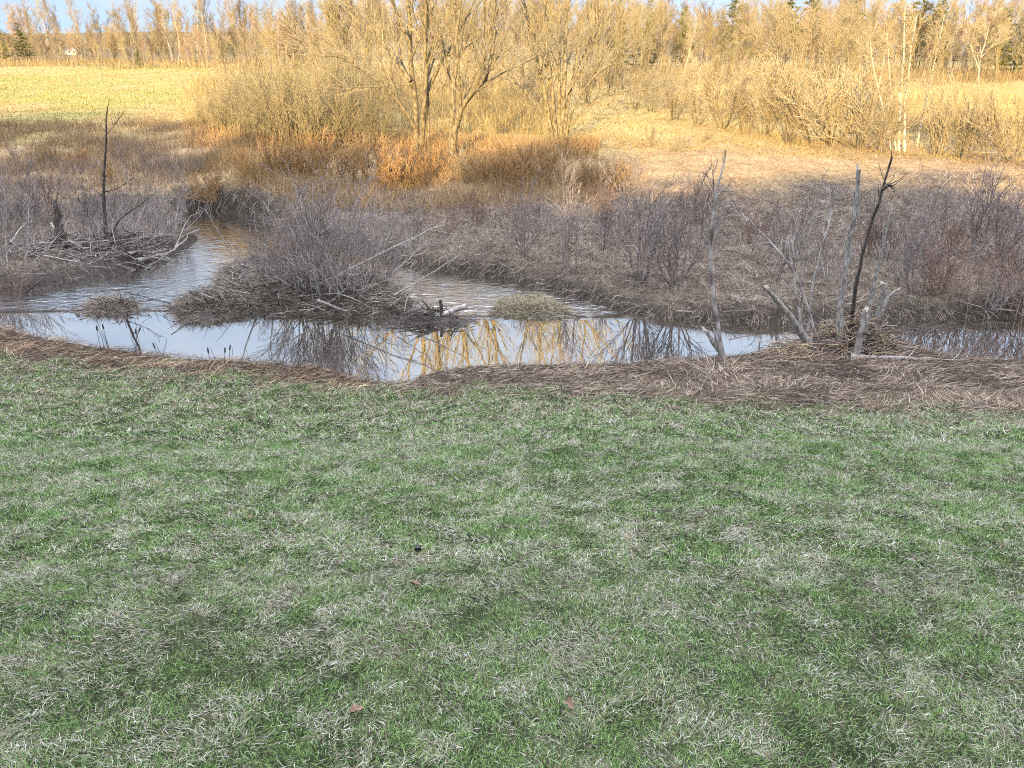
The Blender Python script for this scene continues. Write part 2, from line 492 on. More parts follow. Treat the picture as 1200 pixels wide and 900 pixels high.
wx = np.arange(-45, 45.01, .25); wy = np.arange(13, 42.01, .2)
WX, WY = np.meshgrid(wx, wy)
dam = np.interp(600 + F * WX / 21.5, [-300, 0, 130, 300, 550, 720, 800, 1500], [20.4, 20.4, 20.6, 20.4, 20.0, 20.0, 21.5, 40])
fall = smooth(WY - dam, 0.0, 0.5)
rip = fall * (0.35 + 0.65 * np.exp(-((WY - dam - 1.2) / 2.0) ** 2)) * (.55 + .9 * fbm(WX * .6, WY * .6, 61, 2))
idx = np.arange(WX.size).reshape(WX.shape)
Q = np.stack([idx[:-1, :-1], idx[:-1, 1:], idx[1:, 1:], idx[1:, :-1]], axis=2).reshape(-1, 4)
wm = make_mesh('water', np.stack([WX, WY, -0.07 * fall + 0.015 * rip * (fbm(WX * 2, WY * 3.2, 63, 2) - .5)], axis=2).reshape(-1, 3), Q, np.repeat(np.clip(rip.reshape(-1, 1), 0, 1) * .55, 3, axis=1), True)
wo = link('water', wm, water_mat())
tag(wo, 'calm creek pool and rippled stream behind the dam', 'water', kind='structure')

# ------------------------------------------------------------------ lawn grass
R = np.random.default_rng(7)
def scatter_view(n, y0, y1, power, margin=60):
    """points on the ground inside the wedge that the picture shows, denser towards y0"""
    u = R.random(n)
    y = (y0 ** (1 - power) + u * (y1 ** (1 - power) - y0 ** (1 - power))) ** (1 / (1 - power)) if power != 1 else y0 * (y1 / y0) ** u
    hw = (600 + margin) / F * (y * CP + 3.2) + 0.9
    x = (R.random(n) * 2 - 1) * hw
    return x, y
def ground_info(x, y):
    h = sample(HH, x, y); px, row = proj(x, y, h)
    return h, px, row, sample(LAND, x, y), sample(SI, x, y), sample(FARSIDE.astype(float), x, y) > .5

def lawn():
    parts = []
    for n, y0, y1, w0, nseg in ((560000, 2.0, 5.0, .0023, 2), (540000, 5.0, 9.5, .0038, 2), (420000, 9.5, 18.5, .0070, 2)):
        x, y = scatter_view(n, y0, y1, 0.3)
        # two blades in three grow in tufts round random points
        k = n // 14
        tx, ty = scatter_view(k, y0, y1, 0.3)
        own = R.integers(0, k, n); tuft = R.random(n) < .62
        rr = .022 + .008 * ty[own]
        x = np.where(tuft, tx[own] + R.normal(0, 1, n) * rr * .6, x); y = np.where(tuft, ty[own] + R.normal(0, 1, n) * rr * .6, y)
        tdead = R.random(k)[own]; taz = R.random(k)[own] * 6.283
        h, px, row, land, si, fs = ground_info(x, y)
        e = row - lawn_edge_row(px) + 34 * (fbm(x * 1.7, y * 1.7, 42, 3) - .5) + R.normal(0, 5, n)
        keep = (land > 0.1) & (~fs) & (e > 0)
        x, y, h, px, tuft, tdead, taz = x[keep], y[keep], h[keep], px[keep], tuft[keep], tdead[keep], taz[keep]
        n = len(x)
        big = fbm(x * .55, y * .55, 51, 3); mid = fbm(x * 2.1, y * 2.1, 52, 3); sm = fbm(x * 6, y * 6, 53, 2)
        # share of dead blades: patches, more of them towards the water's edge
        pd = np.clip(0.34 + 0.40 * (mid - .5) + 0.2 * (big - .5) + 0.9 * (sm - .5) + 0.22 * smooth(y, 8, 13) - .10 * (1 - smooth(y, 2.5, 5)), .08, .96)
        dead = np.where(tuft & (R.random(n) < .7), tdead, R.random(n)) < pd
        az = 2 * math.pi * 2.2 * fbm(x * 1.6, y * 1.6, 54, 2) + 4.5 * (sm - .5) + R.normal(0, 1.1, n)
        az = np.where(tuft & (R.random(n) < .6), taz + R.normal(0, .5, n), az)
        tilt = np.where(dead, R.normal(1.0, .32, n), R.normal(.55, .38, n))
        curl = np.where(dead, R.normal(.75, .4, n), R.normal(.7, .5, n))
        tilt = np.clip(tilt, -.3, 1.4)
        curl = np.minimum(curl, 1.75 - tilt)
        ln = np.where(dead, R.uniform(.035, .085, n), R.uniform(.025, .065, n)) * (.75 + .6 * mid) * (.66 + .66 * smooth(y, 2.5, 12))
        wd = w0 * R.uniform(.7, 1.35, n) * np.where(dead, .85, 1.1)
        v = R.random(n)[:, None]
        g = np.array([.032, .078, .020]) * (1 - v) + np.array([.205, .31, .10]) * v
        g = g * (.95 + .25 * big[:, None])
        s = np.array([.12, .105, .07]) * (1 - v ** 2) + np.array([.58, .56, .485]) * v ** 2
        tan = (R.random(n) < .18 + .3 * smooth(y, 9, 13))[:, None]
        s = np.where(tan, s * np.array([.78, .62, .48]), s)
        col = np.where(dead[:, None], s, g)
        gx = sample(DHDX, x, y); gy = sample(DHDY, x, y)
        parts.append(strands(x, y, h - .004 + np.where(dead, .014, 0) * R.random(n), az, tilt, curl, ln, wd, col, nseg, R.normal(0, .5, n), gx, gy))
    V, Q = merge([(p[0], p[1]) for p in parts]); c = np.concatenate([p[2] for p in parts])
    o = link('lawn_grass', make_mesh('lawn_grass', V, Q, c), M['lawn'])
    tag(o, 'short matted lawn of green and bleached dead blades in the foreground', 'grass', kind='stuff')
lawn()

def shore_grass():
    n = 150000
    x, y = scatter_view(n, 10, 21, 0.2, 120)
    h, px, row, land, si, fs = ground_info(x, y)
    e = row - lawn_edge_row(px) + 34 * (fbm(x * 1.7, y * 1.7, 42, 3) - .5) + R.normal(0, 9, n)
    keep = (land > -0.05) & (~fs) & (e < 0) & (si > 1)
    x, y, h, land, px = x[keep], y[keep], h[keep], land[keep], px[keep]
    n = len(x)
    mid = fbm(x * 1.5, y * 1.5, 55, 3)
    az = 1.2 * (fbm(x * .8, y * .8, 56, 2) - .5) * 6 + R.normal(0, .6, n)
    lip = (px < 440) * (1 - smooth(land, .2, 1.0))
    tilt = np.clip(R.normal(1.32, .2, n) - .25 * lip, .3, 1.52); curl = np.minimum(R.normal(.45, .3, n) + .3 * lip, 1.75 - tilt)
    ln = R.uniform(.14, .40, n) * np.where(land < .5, .6, 1); wd = R.uniform(.006, .011, n)
    v = R.random(n)[:, None] ** 2.0
    s = np.array([.055, .038, .028]) * (1 - v) + np.array([.34, .265, .205]) * v
    s = np.where((R.random(n) < .06)[:, None], np.array([.42, .37, .31]), s) * (.7 + .7 * mid[:, None])
    s = np.where((px < 430)[:, None], s * np.array([1.08, .96, .84]), s * np.array([.92, .9, .88]))
    s = s * (.55 + .9 * fbm(x * .9, y * 2.2, 57, 3))[:, None]
    up = R.random(n) < .035
    z = h + R.random(n) * .03 + .07 * lip * R.random(n)
    V, Q, c = strands(x, y, z, az, tilt, curl, ln, wd, s, 3, R.normal(0, .5, n), sample(DHDX, x, y) * .5, sample(DHDY, x, y) * .5)
    tag(link('matted_grass', make_mesh('matted_grass', V, Q, c), M['attr']), 'flattened brown dead stems along the near edge of the pool', 'dead grass', kind='stuff')
shore_grass()

def far_grass():
    parts = []
    # floodplain and banks, dead grass lying in lumps and hanging over the cut banks
    n = 470000
    x, y = scatter_view(n, 18.5, 48, 0.9, 80)
    h, px, row, land, si, fs = ground_info(x, y)
    q = .55
    hx, hy = np.floor(x / q), np.floor(y / q)
    cx = (hx + _hash(hx, hy, 7)) * q; cy = (hy + _hash(hx, hy, 8)) * q
    pull = .55 * R.random(n)
    x = x + (cx - x) * pull; y = y + (cy - y) * pull
    h, px, row, land, si, fs = ground_info(x, y)
    keep = fs & (land > np.where(R.random(n) < .6, .22, .62)) & (si > .3) & ~((px < 225) & (land < 1.9) & (y < 33) & (R.random(n) < .75))
    x, y, h, land = x[keep], y[keep], h[keep], land[keep]; n = len(x)
    rx, ry = x - cx[keep], y - cy[keep]
    az = np.arctan2(ry, rx) + R.normal(0, .8, n)
    # hang towards the water on the bank
    bank = 1 - smooth(land, .3, .9)
    lx = sample(np.gradient(LAND, XS, axis=1), x, y); ly = sample(np.gradient(LAND, YS, axis=0), x, y)
    az = np.where(R.random(n) < bank, np.arctan2(-ly, -lx) + R.normal(0, .5, n), az)
    flat = smooth(h, .8, 1.5)
    tilt = np.clip(R.normal(1.05, .33, n) + .15 * flat, 0, 1.5); curl = np.clip(R.normal(.6, .35, n), 0, 2.3 - tilt)
    ln = R.uniform(.12, .42, n) * (.7 + .6 * fbm(x * .6, y * .6, 58, 2)) * (1 - .45 * flat) * (1 + .5 * bank); wd = .00032 * y * R.uniform(.7, 1.4, n)
    v = (R.random(n) ** 1.6)[:, None]
    n1 = fbm(x * .35, y * .35, 41, 4); n2 = fbm(x * 1.2, y * 1.2, 59, 3)
    s = np.array([.085, .060, .048]) * (1 - v) + np.array([.44, .35, .28]) * v
    up = smooth(h + 1.1 * (n1 - .5), .75, 1.5)[:, None]
    r = np.array([.22, .14, .07]) * (1 - v) + np.array([.48, .34, .19]) * v
    s = s * (1 - up) + r * up
    s = s * (.7 + .6 * n2[:, None])
    parts.append(strands(x, y, h - .01, az, tilt, curl, ln, wd, s, 3, R.normal(0, .6, n), sample(DHDX, x, y) * .6, sample(DHDY, x, y) * .6))
    V, Q = merge([(p[0], p[1]) for p in parts]); c = np.concatenate([p[2] for p in parts])
    tag(link('floodplain_grass', make_mesh('floodplain_grass', V, Q, c), M['attr']), 'grey brown tussocky dead grass covering the far bank', 'dead grass', kind='stuff')
    # sunlit fields
    n = 260000
    x, y = scatter_view(n, 44, 150, 1.6, 60)
    h, px, row, land, si, fs = ground_info(x, y)
    az = R.random(n) * 6.283
    tilt = np.clip(R.normal(.6, .35, n), 0, 1.3); curl = R.uniform(.2, 1.0, n)
    n1 = fbm(x * .2, y * .2, 64, 4); n3 = fbm(x * .07, y * .07, 43, 3)
    ln = R.uniform(.08, .28, n) * (.5 + n1); wd = .00045 * y * R.uniform(.7, 1.4, n)
    v = R.random(n)[:, None]
    s = np.array([.23, .155, .06]) * (1 - v) + np.array([.43, .315, .14]) * v
    gr = (smooth(n3, .42, .58) * smooth(-x, 5, 25) * .75)[:, None]
    s = s * (1 - gr) + np.array([.27, .26, .08]) * gr
    s = s * (.75 + .5 * n1[:, None])
    V, Q, c = strands(x, y, h - .01, az, tilt, curl, ln, wd, s, 2, R.normal(0, .6, n))
    tag(link('field_grass', make_mesh('field_grass', V, Q, c), M['attr']), 'dry golden grass of the sunlit fields beyond the creek', 'grass', kind='stuff')
far_grass()

def undergrowth():
    """countless thin upright stems between the shrubs"""
    parts = []
    for n, y0, y1, pxs, hmin, hmax, c0, c1, lmin, lmax in (
            (60000, 33, 46, (225, 700), .5, 2.6, (.22, .13, .06), (.46, .315, .17), .25, .8),
            (7000, 19, 36, (380, 1260), .25, 1.0, (.11, .08, .07), (.38, .31, .27), .25, .7),
            (18000, 27, 40, (-60, 235), .2, 2.0, (.17, .13, .12), (.42, .35, .31), .25, .7),
            (40000, 36, 50, (-60, 260), .9, 3.0, (.20, .12, .07), (.38, .27, .16), .2, .6),
            (30000, 108, 175, (-60, 420), 4.0, 9.0, (.16, .11, .06), (.38, .28, .15), .3, 1.5),
            (40000, 95, 140, (700, 1260), 2.5, 7.0, (.16, .11, .06), (.38, .28, .15), .4, 1.6),
            (80000, 47, 82, (730, 1260), 1.5, 3.6, (.26, .19, .09), (.46, .36, .19), .3, 1.1),
            (70000, 48, 90, (225, 650), 2.3, 4.6, (.20, .145, .07), (.44, .34, .17), .4, 1.4)):
        y = R.uniform(y0, y1, n); px = R.uniform(*pxs, n)
        x = (px - 600) / F * (y * CP + 2.0)
        q = fbm(x * .5, y * .5, 81, 3)
        h, px, row, land, si, fs = ground_info(x, y)
        keep = fs & (land > .7) & (si > .3) & (h > hmin) & (h < hmax) & (q + R.normal(0, .08, n) > .47)
        if y0 == 108: keep &= (q > .5) & (y > 118 + 24 * fbm(x * .1, x * 0, 83, 2))
        if y0 == 95: keep &= (y > np.interp(px, [700, 1000, 1260], [95, 108, 118]))
        if y0 == 47:   # the belt follows the upper edge of the sunlit strip
            keep &= row < np.interp(px, [730, 780, 1000, 1200, 1300], [112, 128, 162, 180, 184])
        x, y, h, q = x[keep], y[keep], h[keep], q[keep]; n = len(x)
        v = R.random(n)[:, None]
        s = np.array(c0) * (1 - v) + np.array(c1) * v
        s = s * (.8 + .5 * fbm(x * .3, y * .3, 82, 2)[:, None])
        parts.append(strands(x, y, h - .03, R.random(n) * 6.283, np.abs(R.normal(0, .3, n)), R.normal(.25, .3, n), R.uniform(lmin, lmax, n) * (.5 + q), .00042 * y * R.uniform(.6, 1.3, n), s, 2, R.uniform(-1.5, 1.5, n)))
    V, Q = merge([(p[0], p[1]) for p in parts]); c = np.concatenate([p[2] for p in parts])
    tag(link('undergrowth', make_mesh('undergrowth', V, Q, c), M['attr']), 'thin tangled stems filling the gaps between the shrubs', 'undergrowth', kind='stuff')
undergrowth()

# ------------------------------------------------------------------ woody plants
def unit(v):
    return v / (np.linalg.norm(v) + 1e-9)
def path_from(rng, p, d, length, n, wig, up):
    """a wandering line of n points: up bends it towards the sky (or down if negative)"""
    pts = [p]; s = length / (n - 1)
    for i in range(n - 1):
        d = unit(d + rng.normal(0, wig, 3) + np.array([0, 0, up]))
        p = p + d * s
        pts.append(p)
    return np.array(pts)
def branch(rng, store, pts, r0, r1, level, spec):
    """store a limb and grow its side branches: spec[level] = (count, length, spread, up, wiggle, points, first)"""
    n = len(pts)
    rad = r0 + (r1 - r0) * np.linspace(0, 1, n) ** 0.8
    store.setdefault(level, []).append((pts, rad))
    if level >= len(spec): return
    cnt, ln, spread, up, wig, npt, first = spec[level]
    total = np.linalg.norm(np.diff(pts, axis=0), axis=1).sum()
    cnt = max(1, int(round(cnt * rng.uniform(.75, 1.25))))
    for k in range(cnt):
        t = first + (1 - first) * (k + rng.random()) / cnt
        f = t * (n - 1); i = min(int(f), n - 2); w = f - i
        p = pts[i] * (1 - w) + pts[i + 1] * w
        d = unit(pts[i + 1] - pts[i])
        side = rng.normal(0, 1, 3); side -= d * np.dot(side, d); side = unit(side)
        a = spread * rng.uniform(.6, 1.3)
        nd = d * math.cos(a) + side * math.sin(a)
        l = ln * rng.uniform(.55, 1.25) * (1 - .45 * t)
        pr = (rad[i] * (1 - w) + rad[i + 1] * w)
        branch(rng, store, path_from(rng, p, nd, l, npt, wig, up), min(pr * .62, pr), max(pr * .16, RMIN), level + 1, spec)
RMIN = 0.004

def levels_mesh(name, store, lv, sides, rmin):
    polys, rads = [], []
    parts = []
    for l in lv:
        if l in store:
            ps = [p for p, r in store[l]]; rs = [np.maximum(r, rmin) for p, r in store[l]]
            parts.append(tubes(ps, rs, sides if l < 2 else 3))
    V, Q = merge(parts)
    return make_mesh(name, V, Q, smooth_=sides > 4)

class Plant:
    """a plant kind: trunk and crown meshes (or stems and twigs) that every copy shares"""
    def __init__(self, first, second, m1, m2, store, split, rmin1, rmin2, sides=6, third=None):
        self.parts = [(first, levels_mesh(first, store, range(0, split), sides, rmin1), m1), (second, levels_mesh(second, store, range(split, 9), 3, rmin2), m2)]
        if third: self.parts.append(third)
        for n_, me, m in self.parts:
            if len(me.materials) == 0: me.materials.append(m)
def plant(kind, name, loc, rz, sc, label, cat, group=None):
    r = empty(name, loc, rz, sc)
    tag(r, label, cat, group)
    for n_, me, m in kind.parts:
        o = bpy.data.objects.new(n_, me); C.objects.link(o); o.parent = r
    return r

def far_tree(seed, h=10, limbs=15, lean=0.03, spread=.62, first=.22, m1='gold', m2='goldtwig', n2=9, n3=6, stems=1, tw=.011, trunk=.16):
    rng = np.random.default_rng(seed); st = {}
    for s in range(stems):
        d = unit(np.array([rng.normal(0, lean + .12 * (stems > 1)), rng.normal(0, lean + .12 * (stems > 1)), 1]))
        hh = h * rng.uniform(.8, 1.0) if stems > 1 else h
        branch(rng, st, path_from(rng, np.array([rng.normal(0, .15) * (stems > 1), rng.normal(0, .15) * (stems > 1), -.2]), d, hh, 9, .05, .03), trunk, .03, 0,
               [(limbs / stems ** .5, h * .36, spread, .10, .08, 6, first), (n2 - 1, h * .17, .5, .08, .10, 4, .2), (n3 - 2, h * .10, .5, .05, .11, 3, .15)])
    return Plant('trunk', 'crown', M[m1], M[m2], st, 2, .02, tw)
def shrub(seed, h=2.5, stems=14, spread=.5, n2=8, n3=6, m1='grey', m2='purple', tw=.006, r0=.028, up=.06, base=.25, wig=.10):
    rng = np.random.default_rng(seed); st = {}
    for s in range(stems):
        a = rng.random() * 6.283; e = abs(rng.normal(0, spread))
        e = min(e, 1.25)
        d = np.array([math.cos(a) * math.sin(e), math.sin(a) * math.sin(e), math.cos(e)])
        p = np.array([math.cos(a) * base * rng.random(), math.sin(a) * base * rng.random(), -.1])
        branch(rng, st, path_from(rng, p, d, h * rng.uniform(.42, 1.1), 6, wig, up), r0 * rng.uniform(.6, 1.1), tw, 0,
               [(n2, h * .42, .5, up, .12, 4, .25), (n3, h * .18, .55, up, .14, 3, .1)])
    return Plant('stems', 'twigs', M[m1], M[m2], st, 1, tw * 1.3, tw, 5)
def birch(seed, h=10, stems=1, lean=.05):
    rng = np.random.default_rng(seed); st = {}
    for s in range(stems):
        d = unit(np.array([rng.normal(0, lean), rng.normal(0, lean), 1]))
        branch(rng, st, path_from(rng, np.array([rng.normal(0, .3) * (s > 0), rng.normal(0, .3) * (s > 0), -.2]), d, h * rng.uniform(.85, 1), 9, .035, .02), .13, .025, 0,
               [(13, h * .2, .6, .12, .10, 5, .35), (6, h * .1, .55, .05, .14, 3, .2), (4, h * .05, .5, 0, .15, 3, .2)])
    return Plant('trunk', 'crown', M['birch'], M['tan'], st, 1, .03, .010)
def conifer(seed, h=9, wide=.2):
    rng = np.random.default_rng(seed); st = {}
    branch(rng, st, path_from(rng, np.array([0, 0, -.2]), np.array([0, 0, 1.]), h, 8, .012, .02), .14, .02, 0, [])
    V, Q, cc = [], [], 0
    xs, az, tl, ln = [], [], [], []
    for k in range(int(h * 9)):
        t = .12 + .88 * (k + rng.random()) / (h * 9)
        a = rng.random() * 6.283
        L_ = h * wide * (1.05 - t) * rng.uniform(.6, 1.15) + .25
        droop = rng.uniform(-.15, .35)
        d = np.array([math.cos(a), math.sin(a), droop])
        b = path_from(rng, np.array([0, 0, h * t]), d, L_, 4, .06, -.05)
        st.setdefault(1, []).append((b, np.array([.025, .018, .012, .008])))
        m = int(26 * L_) + 10
        f = rng.random(m) ** .7 * 2.999; i = f.astype(int); w = (f - i)[:, None]
        xs.append(b[i] * (1 - w) + b[i + 1] * w); az.append(a + rng.normal(0, .9, m)); tl.append(rng.normal(1.25, .45, m)); ln.append(rng.uniform(.18, .42, m))
    x = np.concatenate(xs); az = np.concatenate(az); tl = np.concatenate(tl); ln = np.concatenate(ln); n = len(x)
    V, Q, c = strands(x[:, 0], x[:, 1], x[:, 2], az, tl, rng.normal(.2, .3, n), ln, ln * .28, np.ones((n, 3)), 2, rng.normal(0, .8, n))
    P = Plant('trunk', 'crown', M['gold'], M['needle'], {0: st[0], 1: st[1]}, 1, .02, .01)
    P.parts = [P.parts[0]]
    me = make_mesh('crown', V, Q); me.materials.append(M['needle'])
    P.parts.append(('crown', me, M['needle']))
    return P

def limb3(rng, px, y0, dy, n=None, jit=.05):
    """a limb in space from points sighted in the photograph, standing at depth y0 and leaning dy deeper or nearer"""
    k = len(px)
    pts = [np.array(at_y(p[0], p[1], y0 + dy * i / max(1, k - 1))) for i, p in enumerate(px)]
    pts = np.array(pts)
    n = n or (k - 1) * 3 + 1
    t = np.linspace(0, k - 1, n)
    out_ = np.stack([np.interp(t, np.arange(k), pts[:, i]) for i in range(3)], axis=1)
    # ease the corners and add a little wander
    for _ in range(2):
        out_[1:-1] = .5 * out_[1:-1] + .25 * (out_[:-2] + out_[2:])
    out_[1:] += rng.normal(0, jit, (n - 1, 3)) * np.linspace(.2, 1, n - 1)[:, None]
    return out_

def hero_tree(name, label, base_px, limbs, spec, m1, m2, seed, split=2, tw=.006, cat='tree', jit=.05, names=('trunk', 'crown'), root=None, sides=8):
    rng = np.random.default_rng(seed); st = {}
    g = on_ground(*base_px) if root is None else Vector(root)
    for px, dy, r0, r1, *dz in limbs:
        r0, r1 = r0 * .85, r1 * .85
        off = dz[0] if dz else 0
        pts = limb3(rng, px, g.y + off, dy, jit=jit)
        branch(rng, st, pts, r0, r1, 0, spec)
    # into the tree's own frame
    for l in st:
        st[l] = [(p - np.array(g), r) for p, r in st[l]]
    P = Plant(names[0], names[1], M[m1], M[m2], st, split, .012, tw, sides)
    return plant(P, name, g, 0, 1, label, cat)

BIG = [(10, 3.5, .52, .11, .08, 6, .25), (6, 2.0, .5, .08, .09, 5, .15), (3, 1.0, .5, .05, .10, 4, .1)]
hero_tree('bare_tree', 'tallest bare tree with several golden trunks rising above the thicket across the creek', (489, 180), [
    ([(489, 182), (487, 130), (481, 60), (478, 0), (474, -90), (466, -190)], 1.0, .21, .05),
    ([(493, 180), (499, 100), (498, 40), (503, -40), (512, -160)], -1.2, .19, .04),
    ([(487, 150), (468, 118), (440, 92), (398, 66), (372, 62)], -1.5, .14, .03),
    ([(481, 95), (458, 60), (430, 30), (398, -10), (370, -60)], 1.5, .13, .025),
    ([(499, 110), (516, 74), (540, 36), (566, -20), (580, -80)], 1.8, .13, .025),
    ([(480, 50), (462, 10), (450, -50), (440, -120)], -1, .10, .02),
    ([(502, 170), (502, 90), (500, 20), (497, -50)], .4, .075, .03)], BIG, 'gold', 'goldtwig', 101)
hero_tree('bare_tree', 'bare tree with a leaning crooked limb and shaded grey trunk base beside the tallest tree', (530, 190), [
    ([(530, 192), (532, 150), (543, 118), (570, 94), (577, 60), (583, 0), (588, -90)], -1.2, .23, .035),
    ([(529, 188), (529, 140), (534, 80), (536, 20), (546, -60), (552, -140)], .8, .20, .035),
    ([(534, 140), (527, 90), (516, 40), (508, -30)], 1.4, .11, .025),
    ([(570, 96), (600, 80), (630, 62), (650, 58)], 1, .07, .015),
    ([(544, 116), (560, 84), (575, 30), (600, -30)], 1.3, .09, .02)], BIG, 'gold', 'goldtwig', 102)
hero_tree('bare_tree', 'broad clump of many spreading golden stems standing at the edge of the sunlit slope', (655, 170), [
    ([(648, 172), (641, 115), (628, 70), (617, 20), (606, -50)], .8, .15, .03),
    ([(652, 172), (648, 110), (641, 60), (637, 0), (634, -90)], -.6, .17, .03),
    ([(658, 172), (661, 105), (663, 40), (666, -30), (668, -120)], .6, .19, .035),
    ([(660, 170), (666, 105), (684, 60), (716, 15), (752, -30)], 1.2, .15, .025),
    ([(662, 170), (672, 118), (698, 88), (728, 62), (742, 50)], -1.2, .11, .02),
    ([(662, 160), (680, 130), (710, 104), (748, 108), (775, 116)], -1.4, .08, .015),
    ([(652, 165), (634, 130), (612, 100), (588, 92)], 1.6, .08, .015),
    ([(656, 150), (655, 80), (656, 10), (650, -80)], 1.5, .12, .025),
    ([(664, 110), (690, 70), (700, 20), (690, -50)], .4, .09, .02)], BIG, 'gold', 'goldtwig', 103)
RIGHT = [(9, 2.6, .6, .10, .10, 5, .25), (8, 1.4, .6, .05, .13, 4, .15), (5, .7, .6, .03, .14, 3, .15)]
hero_tree('bare_tree', 'wide pale golden tree with a fan of limbs above the bush belt on the right', (938, 122), [
    ([(938, 128), (940, 95), (946, 60), (952, 15)], 1, .22, .03), ([(938, 120), (925, 90), (905, 60), (890, 40)], -1, .15, .02),
    ([(940, 110), (958, 85), (985, 55), (1000, 35)], -1, .15, .02), ([(938, 112), (930, 70), (922, 35), (915, 15)], 1.5, .14, .02),
    ([(942, 110), (962, 70), (975, 25)], 1, .12, .02)], RIGHT, 'gold', 'tan', 104, tw=.013, root=tuple(on_ground(938, 140) + Vector((0, 14, .45))))
hero_tree('birch_tree', 'cluster of tall white birch stems rising from the right end of the bush belt', (1056, 178), [
    ([(1060, 180), (1060, 120), (1066, 70), (1076, 20)], .6, .10, .03), ([(1053, 180), (1054, 125), (1058, 70), (1060, 10)], -.4, .10, .03),
    ([(1045, 178), (1036, 130), (1026, 90), (1018, 50)], .8, .075, .02), ([(1050, 178), (1046, 130), (1042, 80), (1040, 40)], .2, .06, .02)],
    [(7, 1.6, .55, .12, .10, 5, .4), (6, .8, .55, .05, .13, 4, .15), (4, .4, .5, .02, .14, 3, .15)], 'birch', 'tan', 105, split=1, tw=.010)
hero_tree('birch_tree', 'single leaning white birch stem at the far right of the bush belt', (1074, 172), [
    ([(1074, 174), (1082, 130), (1093, 85), (1102, 40), (1108, 15)], .6, .09, .02)],
    [(8, 1.6, .55, .12, .10, 5, .4), (6, .8, .55, .05, .13, 4, .15), (4, .4, .5, .02, .14, 3, .15)], 'birch', 'tan', 106, split=1, tw=.010)
hero_tree('bare_tree', 'pale forked tree before the dark pine in the right wood', (1146, 98), [
    ([(1146, 100), (1148, 70), (1156, 45), (1160, 25)], .6, .16, .03), ([(1147, 80), (1138, 55), (1132, 35)], -.5, .11, .02), ([(1149, 68), (1166, 50), (1176, 38)], .5, .09, .02)],
    RIGHT, 'birch', 'tan', 107, tw=.013)

# plant kinds shared by the copies
FT = [far_tree(201 + i, h=10, limbs=[15, 17, 13, 18][i], spread=[.6, .5, .7, .55][i], first=[.2, .3, .25, .15][i], stems=[1, 1, 2, 3][i]) for i in range(4)]
FP = [far_tree(221, h=12, limbs=16, spread=.42, first=.3, m1='grey', m2='tan', tw=.012), far_tree(222, h=12, limbs=14, spread=.5, first=.35, m1='grey', m2='tan', tw=.012)]
BI = [birch(231, stems=1), birch(232, stems=2, lean=.1)]
CO = [conifer(241), conifer(242, wide=.26), conifer(243, wide=.34)]
GB = [shrub(301 + i, h=3, stems=[13, 10, 16][i], spread=[.5, .6, .42][i], n2=8, n3=5, m1='gold', m2='tan', tw=.008) for i in range(3)]
WI = [shrub(311 + i, h=4.5, stems=[30, 26][i], spread=[.26, .36][i], n2=7, n3=4, m1='gold', m2='goldtwig', tw=.0075, r0=.032, base=.7) for i in range(2)]
PU = [shrub(321 + i, h=2, stems=[15, 12, 17][i], spread=[.45, .55, .65][i], n2=5, n3=3, tw=.0042, r0=.016, base=.35) for i in range(3)]
RD = [shrub(331 + i, h=1.7, stems=[20, 16][i], spread=[.4, .5][i], n2=4, n3=3, m1='red', m2='red', tw=.0045, r0=.011, base=.4) for i in range(2)]
RU = [shrub(341 + i, h=1.6, stems=[26, 20][i], spread=[.6, .75][i], n2=6, n3=5, m1='rust', m2='rust', tw=.007, r0=.012, base=.5) for i in range(2)]
SA = [shrub(351 + i, h=3, stems=[4, 8][i], spread=[.30, .42][i], n2=8, n3=5, m1='purple', m2='purple', tw=.0065, r0=.034, base=.15) for i in range(2)]
IS = [shrub(361 + i, h=3.4, stems=[30, 24][i], spread=[.30, .45][i], n2=7, n3=4, m1='grey', m2='purple', tw=.0058, r0=.022, base=.7, up=.04) for i in range(2)]

ORD = ['first', 'second', 'third', 'fourth', 'fifth', 'sixth', 'seventh', 'eighth', 'ninth', 'tenth', 'eleventh', 'twelfth', 'thirteenth', 'fourteenth', 'fifteenth', 'sixteenth', 'seventeenth', 'eighteenth', 'nineteenth', 'twentieth']
PR = np.random.default_rng(17)
def zone(kinds, name, cat, group, template, spots):
    """a group of alike plants; each is told apart by its place in the row. spots: (px, base row, picture height in px, [kind])"""
    spots = sorted(spots, key=lambda s: s[0])
    for i, s in enumerate(spots):
        g = on_ground(s[0], s[1])
        if len(s) > 4 and s[4]: g = g + Vector((g.x / g.y * s[4], s[4], 0)); g.z = hz(g.x, g.y)
        dist = math.hypot(g.y, CAMZ - g.z)
        k = kinds[s[3] if len(s) > 3 and s[3] is not None else int(PR.integers(len(kinds)))]
        if not hasattr(k, 'h'):
            k.h = max(max(v.co.z for v in k.parts[0][1].vertices), np.percentile([v.co.z for v in k.parts[1][1].vertices], 97))
        sc = s[2] * dist / F / k.h
        o = plant(k, name, g - Vector((0, 0, .03)), PR.random() * 6.283, (sc * PR.uniform(.9, 1.15), sc * PR.uniform(.9, 1.15), sc), template.replace('{o}', ORD[i]), cat, group)

